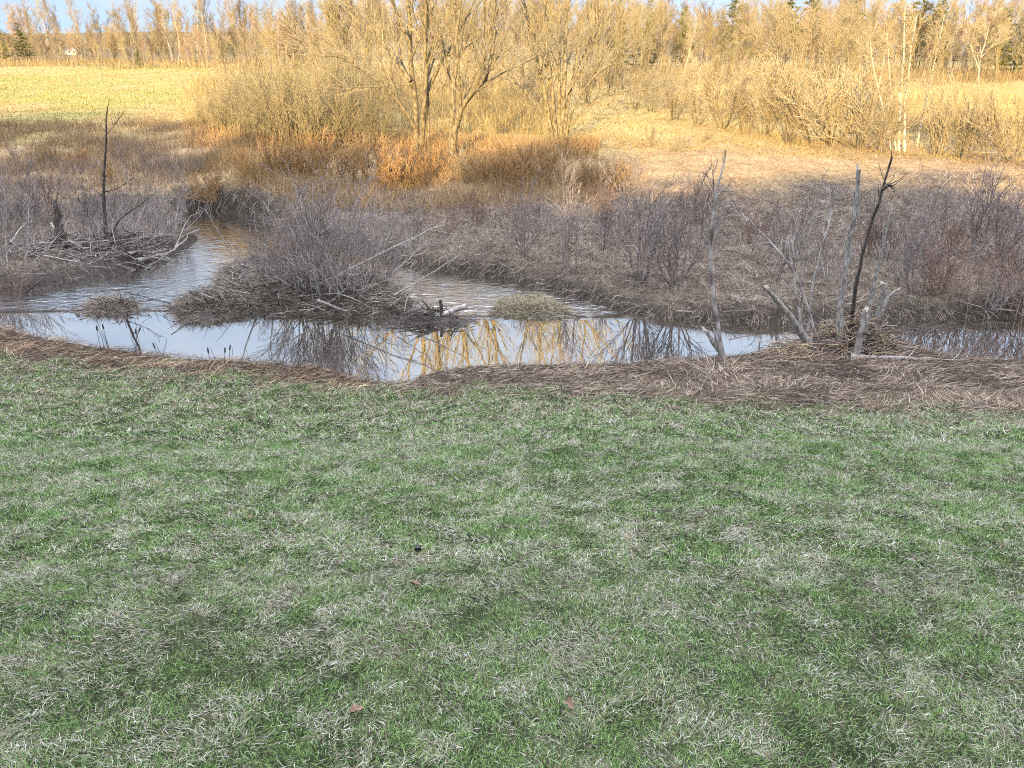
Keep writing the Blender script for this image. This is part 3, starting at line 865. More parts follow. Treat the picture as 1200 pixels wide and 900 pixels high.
# --- far woods: trees one can tell apart along the front of the wood
zone(FT + [BI[0]], 'bare_tree', 'tree', 'trees at the end of the left field', '{o} from the left of the bare trees at the left field end',
     [(6, 72, 27, 0), (32, 74, 33, 3), (50, 70, 26, 2), (112, 66, 32, 1), (136, 72, 36, 3), (158, 68, 30, 1), (178, 70, 31, 0), (196, 70, 51, 2), (262, 74, 34, 3), (288, 76, 35, 0), (312, 78, 52, 1), (342, 80, 48, 3)])
zone(FP, 'bare_tree', 'tree', 'tall grey trees above the left wood', '{o} of two tall grey crowns above the left wood', [(70, 66, 68, 0), (96, 66, 62, 1)])
zone(BI, 'birch_tree', 'birch', 'white birches at the left field corner', '{o} from the left of the white birches at the left field corner', [(213, 74, 66, 1), (232, 76, 80, 0), (244, 75, 80, 0), (203, 72, 50, 0)])
zone(FT, 'bare_tree', 'tree', 'bare trees behind the tall clumps', '{o} from the left of the bare trees behind the central golden clumps',
     [(372, 92, 78), (402, 95, 88), (428, 98, 90), (455, 98, 92), (552, 100, 92), (585, 100, 90), (612, 100, 92), (700, 105, 95), (730, 105, 90), (752, 106, 86)])
zone(FT + FP + BI, 'bare_tree', 'tree', 'bare trees at the foot of the right wood', '{o} from the left of the bare trees before the right wood',
     [(775, 100, 82, 0), (798, 102, 78, 6), (815, 100, 74, 1), (836, 108, 80, 3), (862, 118, 100, 0), (886, 112, 92, 2), (910, 110, 94, 1), (962, 112, 96, 0), (985, 110, 96, 3), (1008, 108, 92, 1), (1030, 104, 90, 6),
      (1090, 100, 88, 0), (1112, 96, 82, 4), (1128, 94, 78, 6), (1166, 94, 80, 1), (1182, 92, 78, 5), (1197, 94, 84, 3), (1215, 94, 80, 0)])
zone(CO, 'conifer_tree', 'conifer', 'evergreens among the right wood', '{o} from the left of the evergreen tops in the right wood',
     [(722, 90, 60, 2), (757, 84, 56, 1), (798, 84, 62, 0), (856, 80, 72, 2), (920, 76, 74, 1), (942, 78, 76, 2), (992, 80, 82, 2), (1068, 80, 84, 1), (1092, 82, 70, 2), (1106, 80, 62, 0), (1166, 92, 68, 2), (1186, 90, 60, 2)])
zone(CO, 'conifer_tree', 'conifer', 'small evergreens of the left wood', '{o} from the left of the small evergreen trees in the left wood', [(30, 75, 40, 2), (8, 76, 36, 2), (275, 70, 32, 2), (324, 72, 24, 2), (164, 80, 18, 2)])

# --- thickets
zone(WI, 'willow_shrub', 'shrub', 'tall golden shrubs left of the big trees', '{o} from the left of the tall golden stemmed shrubs beside the left field',
     [(240, 150, 40), (262, 160, 62), (284, 164, 84), (312, 168, 78), (336, 172, 104), (362, 172, 86), (386, 174, 100), (412, 172, 78), (444, 176, 66), (300, 148, 92), (350, 148, 74), (404, 150, 96)])
zone(GB, 'bare_shrub', 'shrub', 'pale golden bushes along the right slope', '{o} from the left of the pale golden bushes edging the sunlit right slope',
     [(742, 128, 40), (762, 132, 38), (790, 140, 47), (818, 146, 56), (846, 150, 63), (872, 156, 67), (898, 160, 74), (925, 168, 81), (952, 166, 78), (980, 170, 83), (1008, 174, 78), (1032, 178, 67), (1098, 182, 81), (1128, 186, 74), (1158, 188, 67), (1186, 190, 72)])
zone(GB, 'bare_shrub', 'shrub', 'golden bushes behind the right belt', '{o} from the left of the golden bushes behind the right belt',
     [(770, 112, 40), (800, 116, 44), (832, 124, 50), (866, 130, 52), (902, 134, 56), (948, 136, 56), (990, 140, 60), (1024, 140, 60)])
zone(GB + WI, 'bare_shrub', 'shrub', 'golden brush behind the central trees', '{o} from the left of the golden bushes behind the central trees',
     [(378, 120, 52), (410, 112, 50), (438, 126, 58), (466, 116, 54), (506, 122, 60), (540, 114, 56), (566, 128, 60), (594, 116, 58), (618, 130, 58), (686, 122, 52), (716, 112, 46), (640, 112, 54)])
zone(RU + GB[:1], 'rusty_shrub', 'shrub', 'rusty shrubs below the big trees', '{o} from the left of the rusty shrubs under the tall central trees',
     [(250, 236, 32, 0), (292, 214, 38, 1), (330, 208, 40, 0), (376, 204, 43, 0), (408, 214, 46, 1), (440, 212, 45, 0), (466, 222, 45, 1), (500, 216, 45, 0), (548, 214, 45, 2), (580, 214, 43, 0), (612, 212, 40, 1), (640, 214, 40, 0), (694, 226, 37, 0), (728, 222, 34, 1)])
zone(RU + PU, 'rusty_shrub', 'shrub', 'low rusty shrubs on the left slope', '{o} from the left of the low shrubs on the reddish left slope',
     [(-8, 196, 27, 2), (22, 190, 30, 3), (60, 192, 19, 0), (96, 196, 20, 0), (150, 190, 32, 2), (176, 200, 35, 4), (206, 206, 33, 2), (232, 202, 29, 3), (130, 215, 26, 1), (40, 218, 25, 4)])
zone(PU + RD, 'grey_shrub', 'shrub', 'grey purple shrubs of the left bank', '{o} from the left of the grey purple shrubs on the left bank',
     [(-10, 300, 80, 0), (16, 318, 96, 1), (40, 262, 56, 2), (92, 262, 58, 0), (150, 258, 56, 1), (176, 268, 60, 0), (196, 280, 56, 1), (203, 262, 59, 2), (-4, 268, 84, 2), (24, 250, 74, 1), (58, 254, 64, 4), (112, 268, 62, 2), (134, 288, 60, 0), (10, 350, 60, 4)])
zone(IS, 'grey_shrub', 'shrub', 'shrubs on the muddy island', '{o} from the left of the purple grey shrubs growing on the muddy island',
     [(312, 322, 44, 1), (352, 338, 98, 1), (378, 340, 136, 0), (410, 342, 104, 1), (446, 338, 66, 1)])
zone(PU + RD, 'grey_shrub', 'shrub', 'grey purple shrubs across the channel', '{o} from the left of the grey purple shrubs on the bank behind the island',
     [(404, 276, 44, 0), (446, 290, 56, 1), (482, 296, 64, 2), (520, 276, 50, 4), (560, 262, 44, 3), (604, 254, 42, 4), (640, 264, 40, 1), (706, 258, 46, 3), (736, 282, 44, 0), (812, 262, 48, 3), (834, 280, 40, 2)])
zone(RD + PU, 'red_shrub', 'shrub', 'reddish shrubs on the right bank', '{o} from the left of the reddish shrubs on the right far bank',
     [(880, 286, 40, 0), (918, 306, 58, 3), (972, 330, 70, 2), (1016, 300, 48, 0), (1058, 330, 58, 4), (1096, 344, 66, 0), (1132, 352, 80, 1), (1160, 358, 88, 4), (1192, 362, 96, 0), (1214, 362, 92, 2), (1116, 302, 50, 0), (1178, 306, 56, 2)])
zone(SA, 'bare_sapling', 'sapling', 'bare saplings on the far bank', '{o} from the left of the thin grey saplings standing along the far bank',
     [(668, 322, 118, 0), (752, 330, 136, 1), (790, 336, 126, 1), (614, 300, 84, 1), (908, 330, 110, 0), (1092, 300, 88, 0), (1142, 308, 124, 0), (1040, 306, 84, 1), (1170, 306, 120, 1), (1066, 344, 120, 1), (706, 296, 80, 0)])
zone(GB + PU, 'bare_shrub', 'shrub', 'small shrubs on the lit slope', '{o} from the left of the small shrubs dotting the lit slope', [(762, 172, 26, 0), (796, 178, 24, 1), (826, 166, 16, 2)])

# --- the wood behind, which reads as one mass
def far_woods():
    rng = np.random.default_rng(77)
    kinds = []
    for s in range(6):
        st = {}
        branch(rng, st, path_from(rng, np.array([0, 0, -.3]), unit(np.array([rng.normal(0, .05), rng.normal(0, .05), 1])), 10, 6, .04, .03), .13, .03, 0,
               [(10, 3.7, [.5, .6, .45, .38, .55, .42][s], .1, .08, 4, [.25, .35, .15, .4, .3, .2][s]), (7, 2.1, .48, .08, .10, 3, .15), (3, 1.2, .5, .03, .12, 3, .2)])
        polys, rads = [], []
        for l in st:
            for p, r in st[l]: polys.append(p); rads.append(np.maximum(r, .018))
        V, Q = tubes(polys, rads, 3)
        kinds.append((V, Q))
    Vs, Qs, cs, o = [], [], [], 0
    def add(px, y, hh):
        nonlocal o
        x = (px - 600) / F * (y * CP + .5)
        V, Q = kinds[int(rng.integers(6))]
        a = rng.random() * 6.283; k = hh / 10; kw = k * rng.uniform(.85, 1.3)
        W = np.stack([(V[:, 0] * math.cos(a) - V[:, 1] * math.sin(a)) * kw + x, (V[:, 0] * math.sin(a) + V[:, 1] * math.cos(a)) * kw + y, V[:, 2] * k + hz(x, y)], axis=1)
        c = np.array([.30, .235, .14]) * rng.uniform(.4, 1.4) * np.array([1, rng.uniform(.88, 1.06), rng.uniform(.75, 1.25)])
        Vs.append(W); Qs.append(Q + o); o += len(V); cs.append(np.repeat(c[None], len(V), 0))
    for i in range(620):
        px = rng.uniform(-60, 1260)
        y0 = np.interp(px, [-60, 200, 260, 740, 800, 1260], [150, 140, 100, 100, 112, 125])
        y = y0 + rng.random() ** 1.2 * 130
        add(px, y, rng.uniform(6.5, 10.5) * (.8 + .2 * y / y0) * np.interp(px, [0, 330, 420, 740, 800], [.5, .6, .95, .95, .8]))
    for i in range(260):
        y = rng.uniform(220, 430)
        add(rng.uniform(-60, 1260), y, rng.uniform(9, 15))
    for i in range(240):
        px = rng.uniform(-60, 430); add(px, rng.uniform(140, 215), rng.uniform(2.6, 4.6))
    for i in range(160):
        px = rng.uniform(740, 1260); add(px, rng.uniform(112, 160), rng.uniform(2.6, 5.0))
    tag(link('far_woods', make_mesh('far_woods', np.concatenate(Vs), np.concatenate(Qs), np.concatenate(cs)), M['attr']), 'leafless wood covering the far hill behind the fields', 'woods', kind='stuff')
far_woods()

def shade_scrub():
    """unseen scrub added on the crest of the hill behind, to dapple its shadow over the valley"""
    rng = np.random.default_rng(78); Vs, Qs, o = [], [], 0
    st = {}
    for s in range(5):
        branch(rng, st, path_from(rng, np.array([rng.normal(0, .4), rng.normal(0, .4), -.3]), unit(np.array([rng.normal(0, .3), rng.normal(0, .3), 1])), 3.2, 5, .06, .05), .09, .02, 0,
               [(9, 1.4, .6, .08, .1, 4, .1), (7, .7, .6, .05, .14, 3, .15)])
    polys = [p for l in st for p, r in st[l]]; rads = [np.maximum(r, .03) for l in st for p, r in st[l]]
    V, Q = tubes(polys, rads, 3)
    for i in range(170):
        x, y = rng.uniform(-80, -17), rng.uniform(-48, -36); a = rng.random() * 6.283; k = rng.uniform(.5, 1.15)
        W = np.stack([(V[:, 0] * math.cos(a) - V[:, 1] * math.sin(a)) * k + x, (V[:, 0] * math.sin(a) + V[:, 1] * math.cos(a)) * k + y, V[:, 2] * k + hz(x, y)], axis=1)
        Vs.append(W); Qs.append(Q + o); o += len(V)
    V = np.concatenate(Vs)
    tag(link('shade_scrub', make_mesh('shade_scrub', V, np.concatenate(Qs), np.repeat(np.array([[.2, .16, .11]]), len(V), 0)), M['attr']), 'unseen scrub added on the hill crest behind the lawn to dapple the shadow', 'woods', kind='stuff')
shade_scrub()  # added out of view to soften the hill's shadow edge

# ------------------------------------------------------------------ dead wood, stumps and debris
M['mud'].node_tree.nodes['Principled BSDF'].inputs['Roughness'].default_value = .5
DR = np.random.default_rng(29)
def pole(name, label, cat, limbs, mat, spec=(), seed=1, base=None, sides=7, tw=.006, jit=.02, group=None, tip=None):
    """a dead stem or log with its own broken limbs; limbs: (picture points, depth, depth change, start radius, end radius)"""
    rng = np.random.default_rng(seed)
    st = {}
    for px, y0, dy, r0, r1 in limbs:
        branch(rng, st, limb3(rng, px, y0, dy, jit=jit), r0, r1, 0, list(spec))
    g = np.array(st[0][0][0][0]) if base is None else np.array(base)
    polys, rads, fine, finer = [], [], [], []
    for l in st:
        for p, r in st[l]:
            if l == 0: polys.append(p - g); rads.append(r * rng.uniform(.86, 1.14, len(r)) * (1 + .35 * np.exp(-np.arange(len(r)) * 1.2)))
            else: fine.append(p - g); finer.append(np.maximum(r, tw))
    V, Q = tubes(polys, rads, sides)
    if fine:
        o = empty(name, g)
        tag(o, label, cat, group)
        link('stem', make_mesh('stem', V, Q, smooth_=True), M[mat], o)
        for pf, rf in ([(fine, finer)] if len(fine) > 60 else [([p_], [r_]) for p_, r_ in zip(fine, finer)]):
            V, Q = tubes(pf, rf, 4); nm_ = 'twigs' if len(pf) > 1 else 'twig'
            link(nm_, make_mesh(nm_, V, Q), M[mat], o)
    else:
        # closed ends
        o = link(name, make_mesh(name, V, Q, smooth_=True), M[mat]); o.location = g
        tag(o, label, cat, group)
    if tip is not None:
        e = polys[tip[0]]; d = unit(e[-1] - e[-2])
        ra = rads[tip[0]][-1]; sp, sr = [], []
        for q in range(7):
            o_ = rng.normal(0, 1, 3); o_ -= d * np.dot(o_, d); o_ = unit(o_) * ra * rng.uniform(.3, .8); hq = tip[1] * rng.uniform(.5, 2.2)
            sp.append(np.array([e[-1] + o_ - d * .04, e[-1] + o_ * .95 + d * hq * .5, e[-1] + o_ * .9 + d * hq])); sr.append(np.array([ra * .5, ra * .34, .002]))
        Vt, Qt = tubes(sp, sr, 4)
        link('broken_tip', make_mesh('broken_tip', Vt, Qt), M['broken'], o)
    return o
TW = [(7, .55, .6, .08, .12, 4, .35), (4, .28, .6, .05, .14, 3, .2)]
yb = on_ground(846, 420).y
pole('bare_sapling', 'tall thin bare sapling standing alone at the pool edge beside a broken forked stub', 'sapling', [
    ([(847, 421), (842, 385), (835, 345), (832, 300), (835, 255), (842, 215), (852, 176)], yb, .3, .055, .018),
    ([(838, 236), (837, 218), (834, 200)], yb + .2, -.2, .014, .007), ([(833, 290), (838, 262), (850, 244)], yb + .15, -.3, .012, .005)], 'grey', TW[:1], 401)
pole('broken_stump', 'short dark forked stub leaning left at the foot of the lone sapling', 'stump', [
    ([(850, 423), (840, 406), (827, 388)], yb + .1, .1, .075, .045), ([(842, 408), (836, 390), (838, 380)], yb + .12, .1, .035, .012)], 'dead', (), 402, tip=(0, .08))
yc_ = on_ground(985, 412).y
pole('broken_pole', 'tall pale grey pole rising straight out of the brush heap with a snapped top', 'dead stem', [([(983, 405), (984, 370), (989, 318), (999, 255), (1008, 198)], yc_, .3, .085, .04), ([(994, 290), (1003, 262), (1004, 250)], yc_ + .1, -.2, .02, .008)], 'dead', TW[:1], 403, tip=(0, .07))
pole('broken_pole', 'dark snapped pole slanting right and reaching highest above the brush heap', 'dead stem', [([(994, 408), (1003, 330), (1014, 284), (1028, 240), (1045, 184)], yc_ + .35, .4, .045, .022), ([(1034, 222), (1041, 216), (1046, 218)], yc_ + .6, 0, .03, .02)], 'dark', TW[:1], 404)
pole('broken_pole', 'slender grey pole slanting right beside the white topped stump', 'dead stem', [([(1008, 412), (1019, 362), (1029, 310), (1042, 246)], yc_ - .2, .3, .06, .025)], 'dead', TW[:1], 405)
pole('broken_stump', 'forked pale stump with a fresh white broken top in the brush heap', 'stump', [
    ([(1022, 398), (1027, 372), (1034, 340), (1038, 332)], yc_ + .3, .05, .075, .05), ([(1027, 376), (1038, 352), (1054, 336)], yc_ + .3, .2, .055, .03)], 'dead', (), 406, tip=(0, .06))
pole('broken_stump', 'thick grey broken trunk leaning left out of the brush heap', 'stump', [([(948, 404), (934, 384), (918, 360), (896, 336)], yc_ + .2, -.2, .10, .045)], 'dead', (), 407, tip=(0, .05))
pole('broken_stump', 'short upright stump with a cut yellow top in the brush heap', 'stump', [([(1003, 418), (1008, 392), (1016, 362)], yc_ - .45, .05, .065, .05)], 'grey', (), 417, tip=(0, .05))
pole('dead_branch', 'long dead branch arching left from the brush heap', 'branch', [([(958, 402), (945, 350), (925, 310), (898, 278), (868, 250), (860, 234)], yc_ + .25, -.6, .03, .01)], 'grey', TW, 408)
pole('bare_sapling', 'dark twiggy sapling growing from the left side of the brush heap', 'sapling', [
    ([(942, 400), (934, 350), (928, 300), (932, 258)], yc_ + .5, .2, .035, .012), ([(946, 400), (950, 340), (962, 290), (976, 250), (972, 220)], yc_ + .55, .4, .035, .01), ([(940, 380), (938, 320), (950, 270), (955, 236)], yc_ + .6, -.2, .025, .008)],
    'grey', TW, 409)
pole('fallen_log', 'pale fallen pole lying along the pool edge on the right', 'log', [
    ([(997, 419), (1040, 419), (1088, 421), (1140, 424), (1215, 431)], yc_ - .55, -.1, .055, .022), ([(1060, 420), (1090, 422), (1130, 430), (1165, 438)], yc_ - .5, -.5, .03, .01), ([(1100, 421), (1140, 420), (1180, 424)], yc_ - .5, .3, .02, .008)], 'dead', TW[:1], 410)
pole('fallen_log', 'half sunk grey log slanting across the far water at the right edge', 'log', [([(1120, 402), (1160, 394), (1210, 376)], on_ground(1120, 402).y, .8, .05, .03)], 'dead', (), 411) if False else None

def heap(name, label, cat, c, rx, ry, h, n, lmin, lmax, r0, mats, seed, flat=.9):
    """a heap of crossing sticks: each material's sticks one part"""
    rng = np.random.default_rng(seed)
    root = empty(name, c); tag(root, label, cat)
    per = {m: ([], []) for m in mats}
    for i in range(n):
        a, q = rng.random() * 6.283, rng.random() ** .6
        x, y = math.cos(a) * rx * q, math.sin(a) * ry * q
        z = hz(c[0] + x, c[1] + y) - c[2] + h * (1 - q ** 1.5) * rng.random() + .02
        az = rng.random() * 6.283; el = rng.normal(0, .28)
        L_ = rng.uniform(lmin, lmax) * (1 if rng.random() > .15 else 1.6)
        d = np.array([math.cos(az) * math.cos(el), math.sin(az) * math.cos(el), math.sin(el)])
        p = path_from(rng, np.array([x, y, z]) - d * L_ * .4, d, L_, 4, .12, -.05)
        m = mats[int(rng.integers(len(mats)))]
        r = r0 * rng.uniform(.35, 1.3)
        per[m][0].append(p); per[m][1].append(np.linspace(r, r * .4, 4))
    nm = {'dead': 'bleached_sticks', 'dark': 'wet_sticks', 'grey': 'grey_sticks', 'purple': 'thin_stems', 'tan': 'dry_stems', 'rust': 'brown_stems', 'red': 'reddish_stems'}
    for m in mats:
        V, Q = tubes(per[m][0], per[m][1], 5)
        link(nm[m], make_mesh(nm[m], V, Q), M[m], root)
    return root
g = on_ground(1000, 414)
heap('brush_heap', 'tangled heap of brown stems around the stumps at the right pool edge', 'brush heap', tuple(g + Vector((0.1, .35, 0))), 1.05, .7, .85, 620, .4, 1.1, .011, ['purple', 'dark', 'red', 'tan'], 501)
g = on_ground(930, 418)
heap('brush_heap', 'low scatter of stems under the leaning grey trunk', 'brush heap', tuple(g + Vector((0.1, .3, 0))), .7, .5, .3, 140, .4, .9, .010, ['red', 'purple', 'tan'], 502)

# ------------------------------------------------------------------ left bank
yl = on_ground(70, 292).y
pole('dead_snag', 'blackened tapering snag with a pointed top on the left bank', 'snag', [([(72, 292), (70, 272), (67, 252), (64, 234)], yl, .1, .27, .05)], 'dark', (), 420, jit=.03)
yl = on_ground(124, 290).y
pole('dead_tree', 'thin dead tree standing tall with short side twigs on the left bank', 'dead tree', [
    ([(125, 290), (123, 262), (121, 215), (124, 170), (126, 126)], yl, .3, .075, .018), ([(122, 225), (136, 222), (158, 208)], yl + .1, -.3, .02, .006), ([(124, 158), (132, 150), (140, 138)], yl + .2, .2, .014, .006),
    ([(128, 280), (140, 255), (165, 240), (180, 228)], yl - .1, -.2, .03, .01)], 'dark', TW[:1], 421)
LOGS = [('long bleached pole lying across the left bank toward the water', [(30, 288), (90, 282), (150, 276), (208, 274)], .05, .02, 0),
        ('bleached branch reaching down from the left bank into the stream', [(150, 298), (178, 290), (206, 280), (234, 268)], .055, .02, 1),
        ('bleached forked branch at the tip of the left bank', [(160, 305), (186, 299), (210, 288), (222, 276)], .06, .025, 1),
        ('crooked bleached branch sticking up at the left end of the bank', [(12, 285), (22, 268), (32, 262), (44, 258)], .04, .012, 0),
        ('grey pole sloping down the bank below the black snag', [(60, 262), (74, 284), (88, 302), (96, 310)], .045, .025, 0),
        ('bleached branch lying at the foot of the left bank', [(52, 300), (88, 307), (120, 312), (146, 306)], .04, .015, 1),
        ('curved bleached stem on the bank beside the thin dead tree', [(96, 292), (118, 288), (140, 284), (158, 262)], .035, .012, 0),
        ('thin pale stem leaning over the channel from the left bank', [(205, 290), (218, 262), (226, 250), (232, 244)], .025, .008, 0)]
for i, (lab, px, r0, r1, fork) in enumerate(LOGS):
    y0 = on_ground(px[0][0], min(px[0][1] + 10, 316)).y
    y1 = on_ground(px[-1][0], px[-1][1] + 6).y
    r0, r1 = r0 * .8, r1 * .8
    lb = [(px, y0, (y1 - y0) * .8, r0, r1)]
    if fork: lb.append(([px[1], (px[1][0] + 16, px[1][1] + 6), (px[1][0] + 38, px[1][1] + 8)], y0 + (y1 - y0) * .27, .1, r0 * .6, r1 * .5))
    pole('drift_log', lab, 'driftwood', lb, 'dead', (), 430 + i, jit=.05)
g = on_ground(150, 304)
heap('brush_heap', 'heap of drifted sticks along the left bank above the stream', 'brush heap', tuple(g + Vector((-.6, .9, 0))), 2.6, 1.5, .55, 330, .5, 1.7, .016, ['dead', 'dark', 'grey', 'purple'], 503)
g = on_ground(60, 306)
heap('brush_heap', 'heap of drifted sticks around the black snag', 'brush heap', tuple(g + Vector((0, .9, 0))), 2.2, 1.4, .5, 240, .5, 1.6, .015, ['dead', 'dark', 'grey', 'purple'], 504)

# ------------------------------------------------------------------ island
def mound(name, label, cat, px_poly, h, col, seed, grass=None, stickn=0):
    """a small lump in the water with its dead stems or turf"""
    rng = np.random.default_rng(seed)
    P = np.array([at_z(*p) for p in px_poly]); c = P.mean(axis=0)
    n, m = 40, 10
    an = np.linspace(0, 2 * math.pi, n, endpoint=False)
    # outline radius by angle
    seg = np.concatenate([P, P[:1]]) - c
    rad = np.array([max(np.interp(0, [0], [0]), 0.05) for _ in an])
    pts = np.concatenate([seg[i] + (seg[i + 1] - seg[i]) * np.linspace(0, 1, 12, endpoint=False)[:, None] for i in range(len(seg) - 1)])
    pa = np.arctan2(pts[:, 1], pts[:, 0]) % (2 * math.pi); pr = np.hypot(pts[:, 0], pts[:, 1])
    o_ = np.argsort(pa); rad = np.interp(an, pa[o_], pr[o_], period=2 * math.pi) * (.72 + .5 * vnoise(an * 2.2, an * 0 + .5, seed))
    V, cc = [], []
    for j in range(m):
        q = 1 - j / (m - 1)
        r = rad * (q * 1.08 + .001)
        x, y = np.cos(an) * r, np.sin(an) * r
        z = h * (1 - q ** 2.4) - .16 * (q > .98) - .05 + h * .5 * (fbm((x + c[0]) * 3, (y + c[1]) * 3, seed, 3) - .5)
        V.append(np.stack([x, y, z], axis=1))
    V = np.concatenate(V); i = np.arange(m - 1)[:, None] * n; k = np.arange(n)[None]
    Q = np.stack([i + k, i + (k + 1) % n, i + n + (k + 1) % n, i + n + k], axis=2).reshape(-1, 4)
    root = empty(name, (c[0], c[1], 0)); tag(root, label, cat)
    link('mud', make_mesh('mud', V, Q, np.repeat(np.array([col]), len(V), 0), True), M['mud'], root)
    if grass:
        N, c0, c1, l0, l1 = grass
        f = rng.random(N) ** .5; a = rng.random(N) * 6.283
        r = np.interp(a, an, rad, period=6.2832) * f
        x, y = np.cos(a) * r, np.sin(a) * r; z = h * (1 - f ** 2.4) - .03
        v = rng.random(N)[:, None]
        s = np.array(c0) * (1 - v) + np.array(c1) * v
        Vg, Qg, cg = strands(x, y, z, a + rng.normal(0, 1.1, N), np.clip(rng.normal(1.05, .3, N), .2, 1.5), rng.normal(.6, .3, N), rng.uniform(l0, l1, N), .010 * rng.uniform(.7, 1.3, N), s, 3, rng.normal(0, .6, N))
        link('dead_grass', make_mesh('dead_grass', Vg, Qg, cg), M['attr'], root)
    if stickn:
        ps, rs = [], []
        for i_ in range(stickn):
            a = rng.random() * 6.283; f = rng.random() ** .6; r = np.interp(a, an, rad, period=6.2832) * f
            d = unit(np.array([rng.normal(0, 1), rng.normal(0, .6), rng.normal(0, .3)])); L_ = rng.uniform(.3, 1.0)
            p0 = np.array([math.cos(a) * r, math.sin(a) * r, h * (1 - f ** 2.4) + .04])
            ps.append(path_from(rng, p0 - d * L_ * .5, d, L_, 4, .12, -.03)); rr = rng.uniform(.006, .018); rs.append(np.linspace(rr, rr * .4, 4))
        for pf, rf in ([(ps, rs)] if stickn > 20 else [([p_], [r_]) for p_, r_ in zip(ps, rs)]):
            Vs, Qs = tubes(pf, rf, 5); nm_ = 'sticks' if stickn > 20 else 'stick'
            link(nm_, make_mesh(nm_, Vs, Qs), M['dark'], root)
    return root
mound('grass_hummock', 'small rounded hummock of pale matted grass in the rippled stream', 'hummock', [(572, 366), (582, 352), (606, 345), (636, 348), (668, 362), (672, 371), (640, 375), (600, 374)], .12, (.05, .042, .03), 601, (4200, (.10, .08, .05), (.33, .275, .19), .10, .26), 6)
mound('mud_clump', 'dark clump of mud and roots breaking the water left of the island', 'mud clump', [(94, 362), (108, 351), (134, 348), (162, 358), (168, 366), (140, 372), (108, 371)], .14, (.045, .036, .03), 602, (1500, (.09, .07, .06), (.27, .22, .18), .15, .4), 40)
mound('mud_clump', 'low dark point of matted roots at the left tip of the island', 'mud clump', [(200, 362), (214, 350), (244, 345), (276, 352), (284, 366), (262, 378), (236, 382), (214, 374)], .20, (.04, .033, .028), 603, (2600, (.07, .055, .048), (.24, .19, .155), .15, .45), 60)
mound('mud_clump', 'flat muddy bar of sticks between the island and the stick pile', 'mud clump', [(440, 374), (470, 366), (520, 366), (556, 374), (552, 383), (500, 386), (455, 384)], .14, (.04, .033, .028), 604, (500, (.07, .055, .048), (.22, .18, .15), .12, .3), 110)
yp = on_ground(505, 376).y
g = Vector((*at_z(512, 374), .12))
heap('stick_pile', 'jagged pile of broken wet sticks on the bar right of the island', 'stick pile', tuple(g), .75, .3, .3, 75, .3, .9, .028, ['dark', 'dead', 'grey'], 505)
pole('broken_stump', 'upright dark peg sticking out of the jagged stick pile', 'stump', [([(517, 372), (517, 362), (516, 352)], g.y, .05, .05, .042)], 'dark', (), 440)
pole('drift_log', 'thick blunt log lying on the jagged stick pile', 'driftwood', [([(486, 378), (510, 372), (530, 364), (546, 358)], g.y - .1, .3, .085, .075)], 'grey', (), 441)
pole('drift_log', 'forked dark branch pointing up left from the jagged stick pile', 'driftwood', [([(512, 374), (503, 362), (492, 350)], g.y, .1, .04, .015), ([(508, 366), (520, 364), (498, 362)], g.y + .05, .1, .02, .01)], 'dark', (), 442)
yi = on_ground(400, 350).y
for i, (lab, px, y0, dy, r0, r1, m) in enumerate([
        ('long bleached stick leaning right out of the island shrubs', [(398, 322), (440, 300), (480, 282), (516, 264)], yi + .2, .4, .03, .012, 'dead'),
        ('bleached stick rising over the channel at the right end of the island', [(462, 346), (486, 332), (512, 316), (541, 296)], yi - .3, .5, .03, .012, 'dead'),
        ('thin grey stick slanting up just left of the bleached one on the island end', [(462, 318), (478, 304), (492, 292), (502, 278)], yi + .3, .3, .022, .008, 'dead'),
        ('pale thin stick leaning left from the island over the stream', [(296, 338), (276, 306), (258, 274), (240, 244)], on_ground(296, 344).y, -.2, .024, .010, 'dead'),
        ('short pale branch bent like a hook on the left shore of the island', [(264, 334), (262, 322), (258, 314), (250, 310)], on_ground(264, 336).y, 0, .03, .012, 'dead'),
        ('broken pale stem leaning left in the heart of the island shrubs', [(384, 320), (372, 280), (358, 246), (350, 232)], yi + .6, -.2, .035, .02, 'dead'),
        ('pale root trailing down the front of the island into the pool', [(372, 352), (400, 362), (420, 372), (440, 380)], yi - .5, -.6, .035, .014, 'dead'),
        ('grey stick poking from the left of the island toward the stream', [(316, 330), (306, 300), (300, 270), (298, 246)], on_ground(316, 336).y, .2, .022, .008, 'grey'),
        ('thin stick trailing in the water left of the island', [(200, 356), (178, 350), (150, 343), (130, 340)], at_z(200, 354)[1], .6, .02, .008, 'dark')]):
    pole('drift_stick', lab, 'stick', [(px, y0, dy, r0, r1)], m, TW[:1] if i in (0, 3) else (), 450 + i, jit=.025)

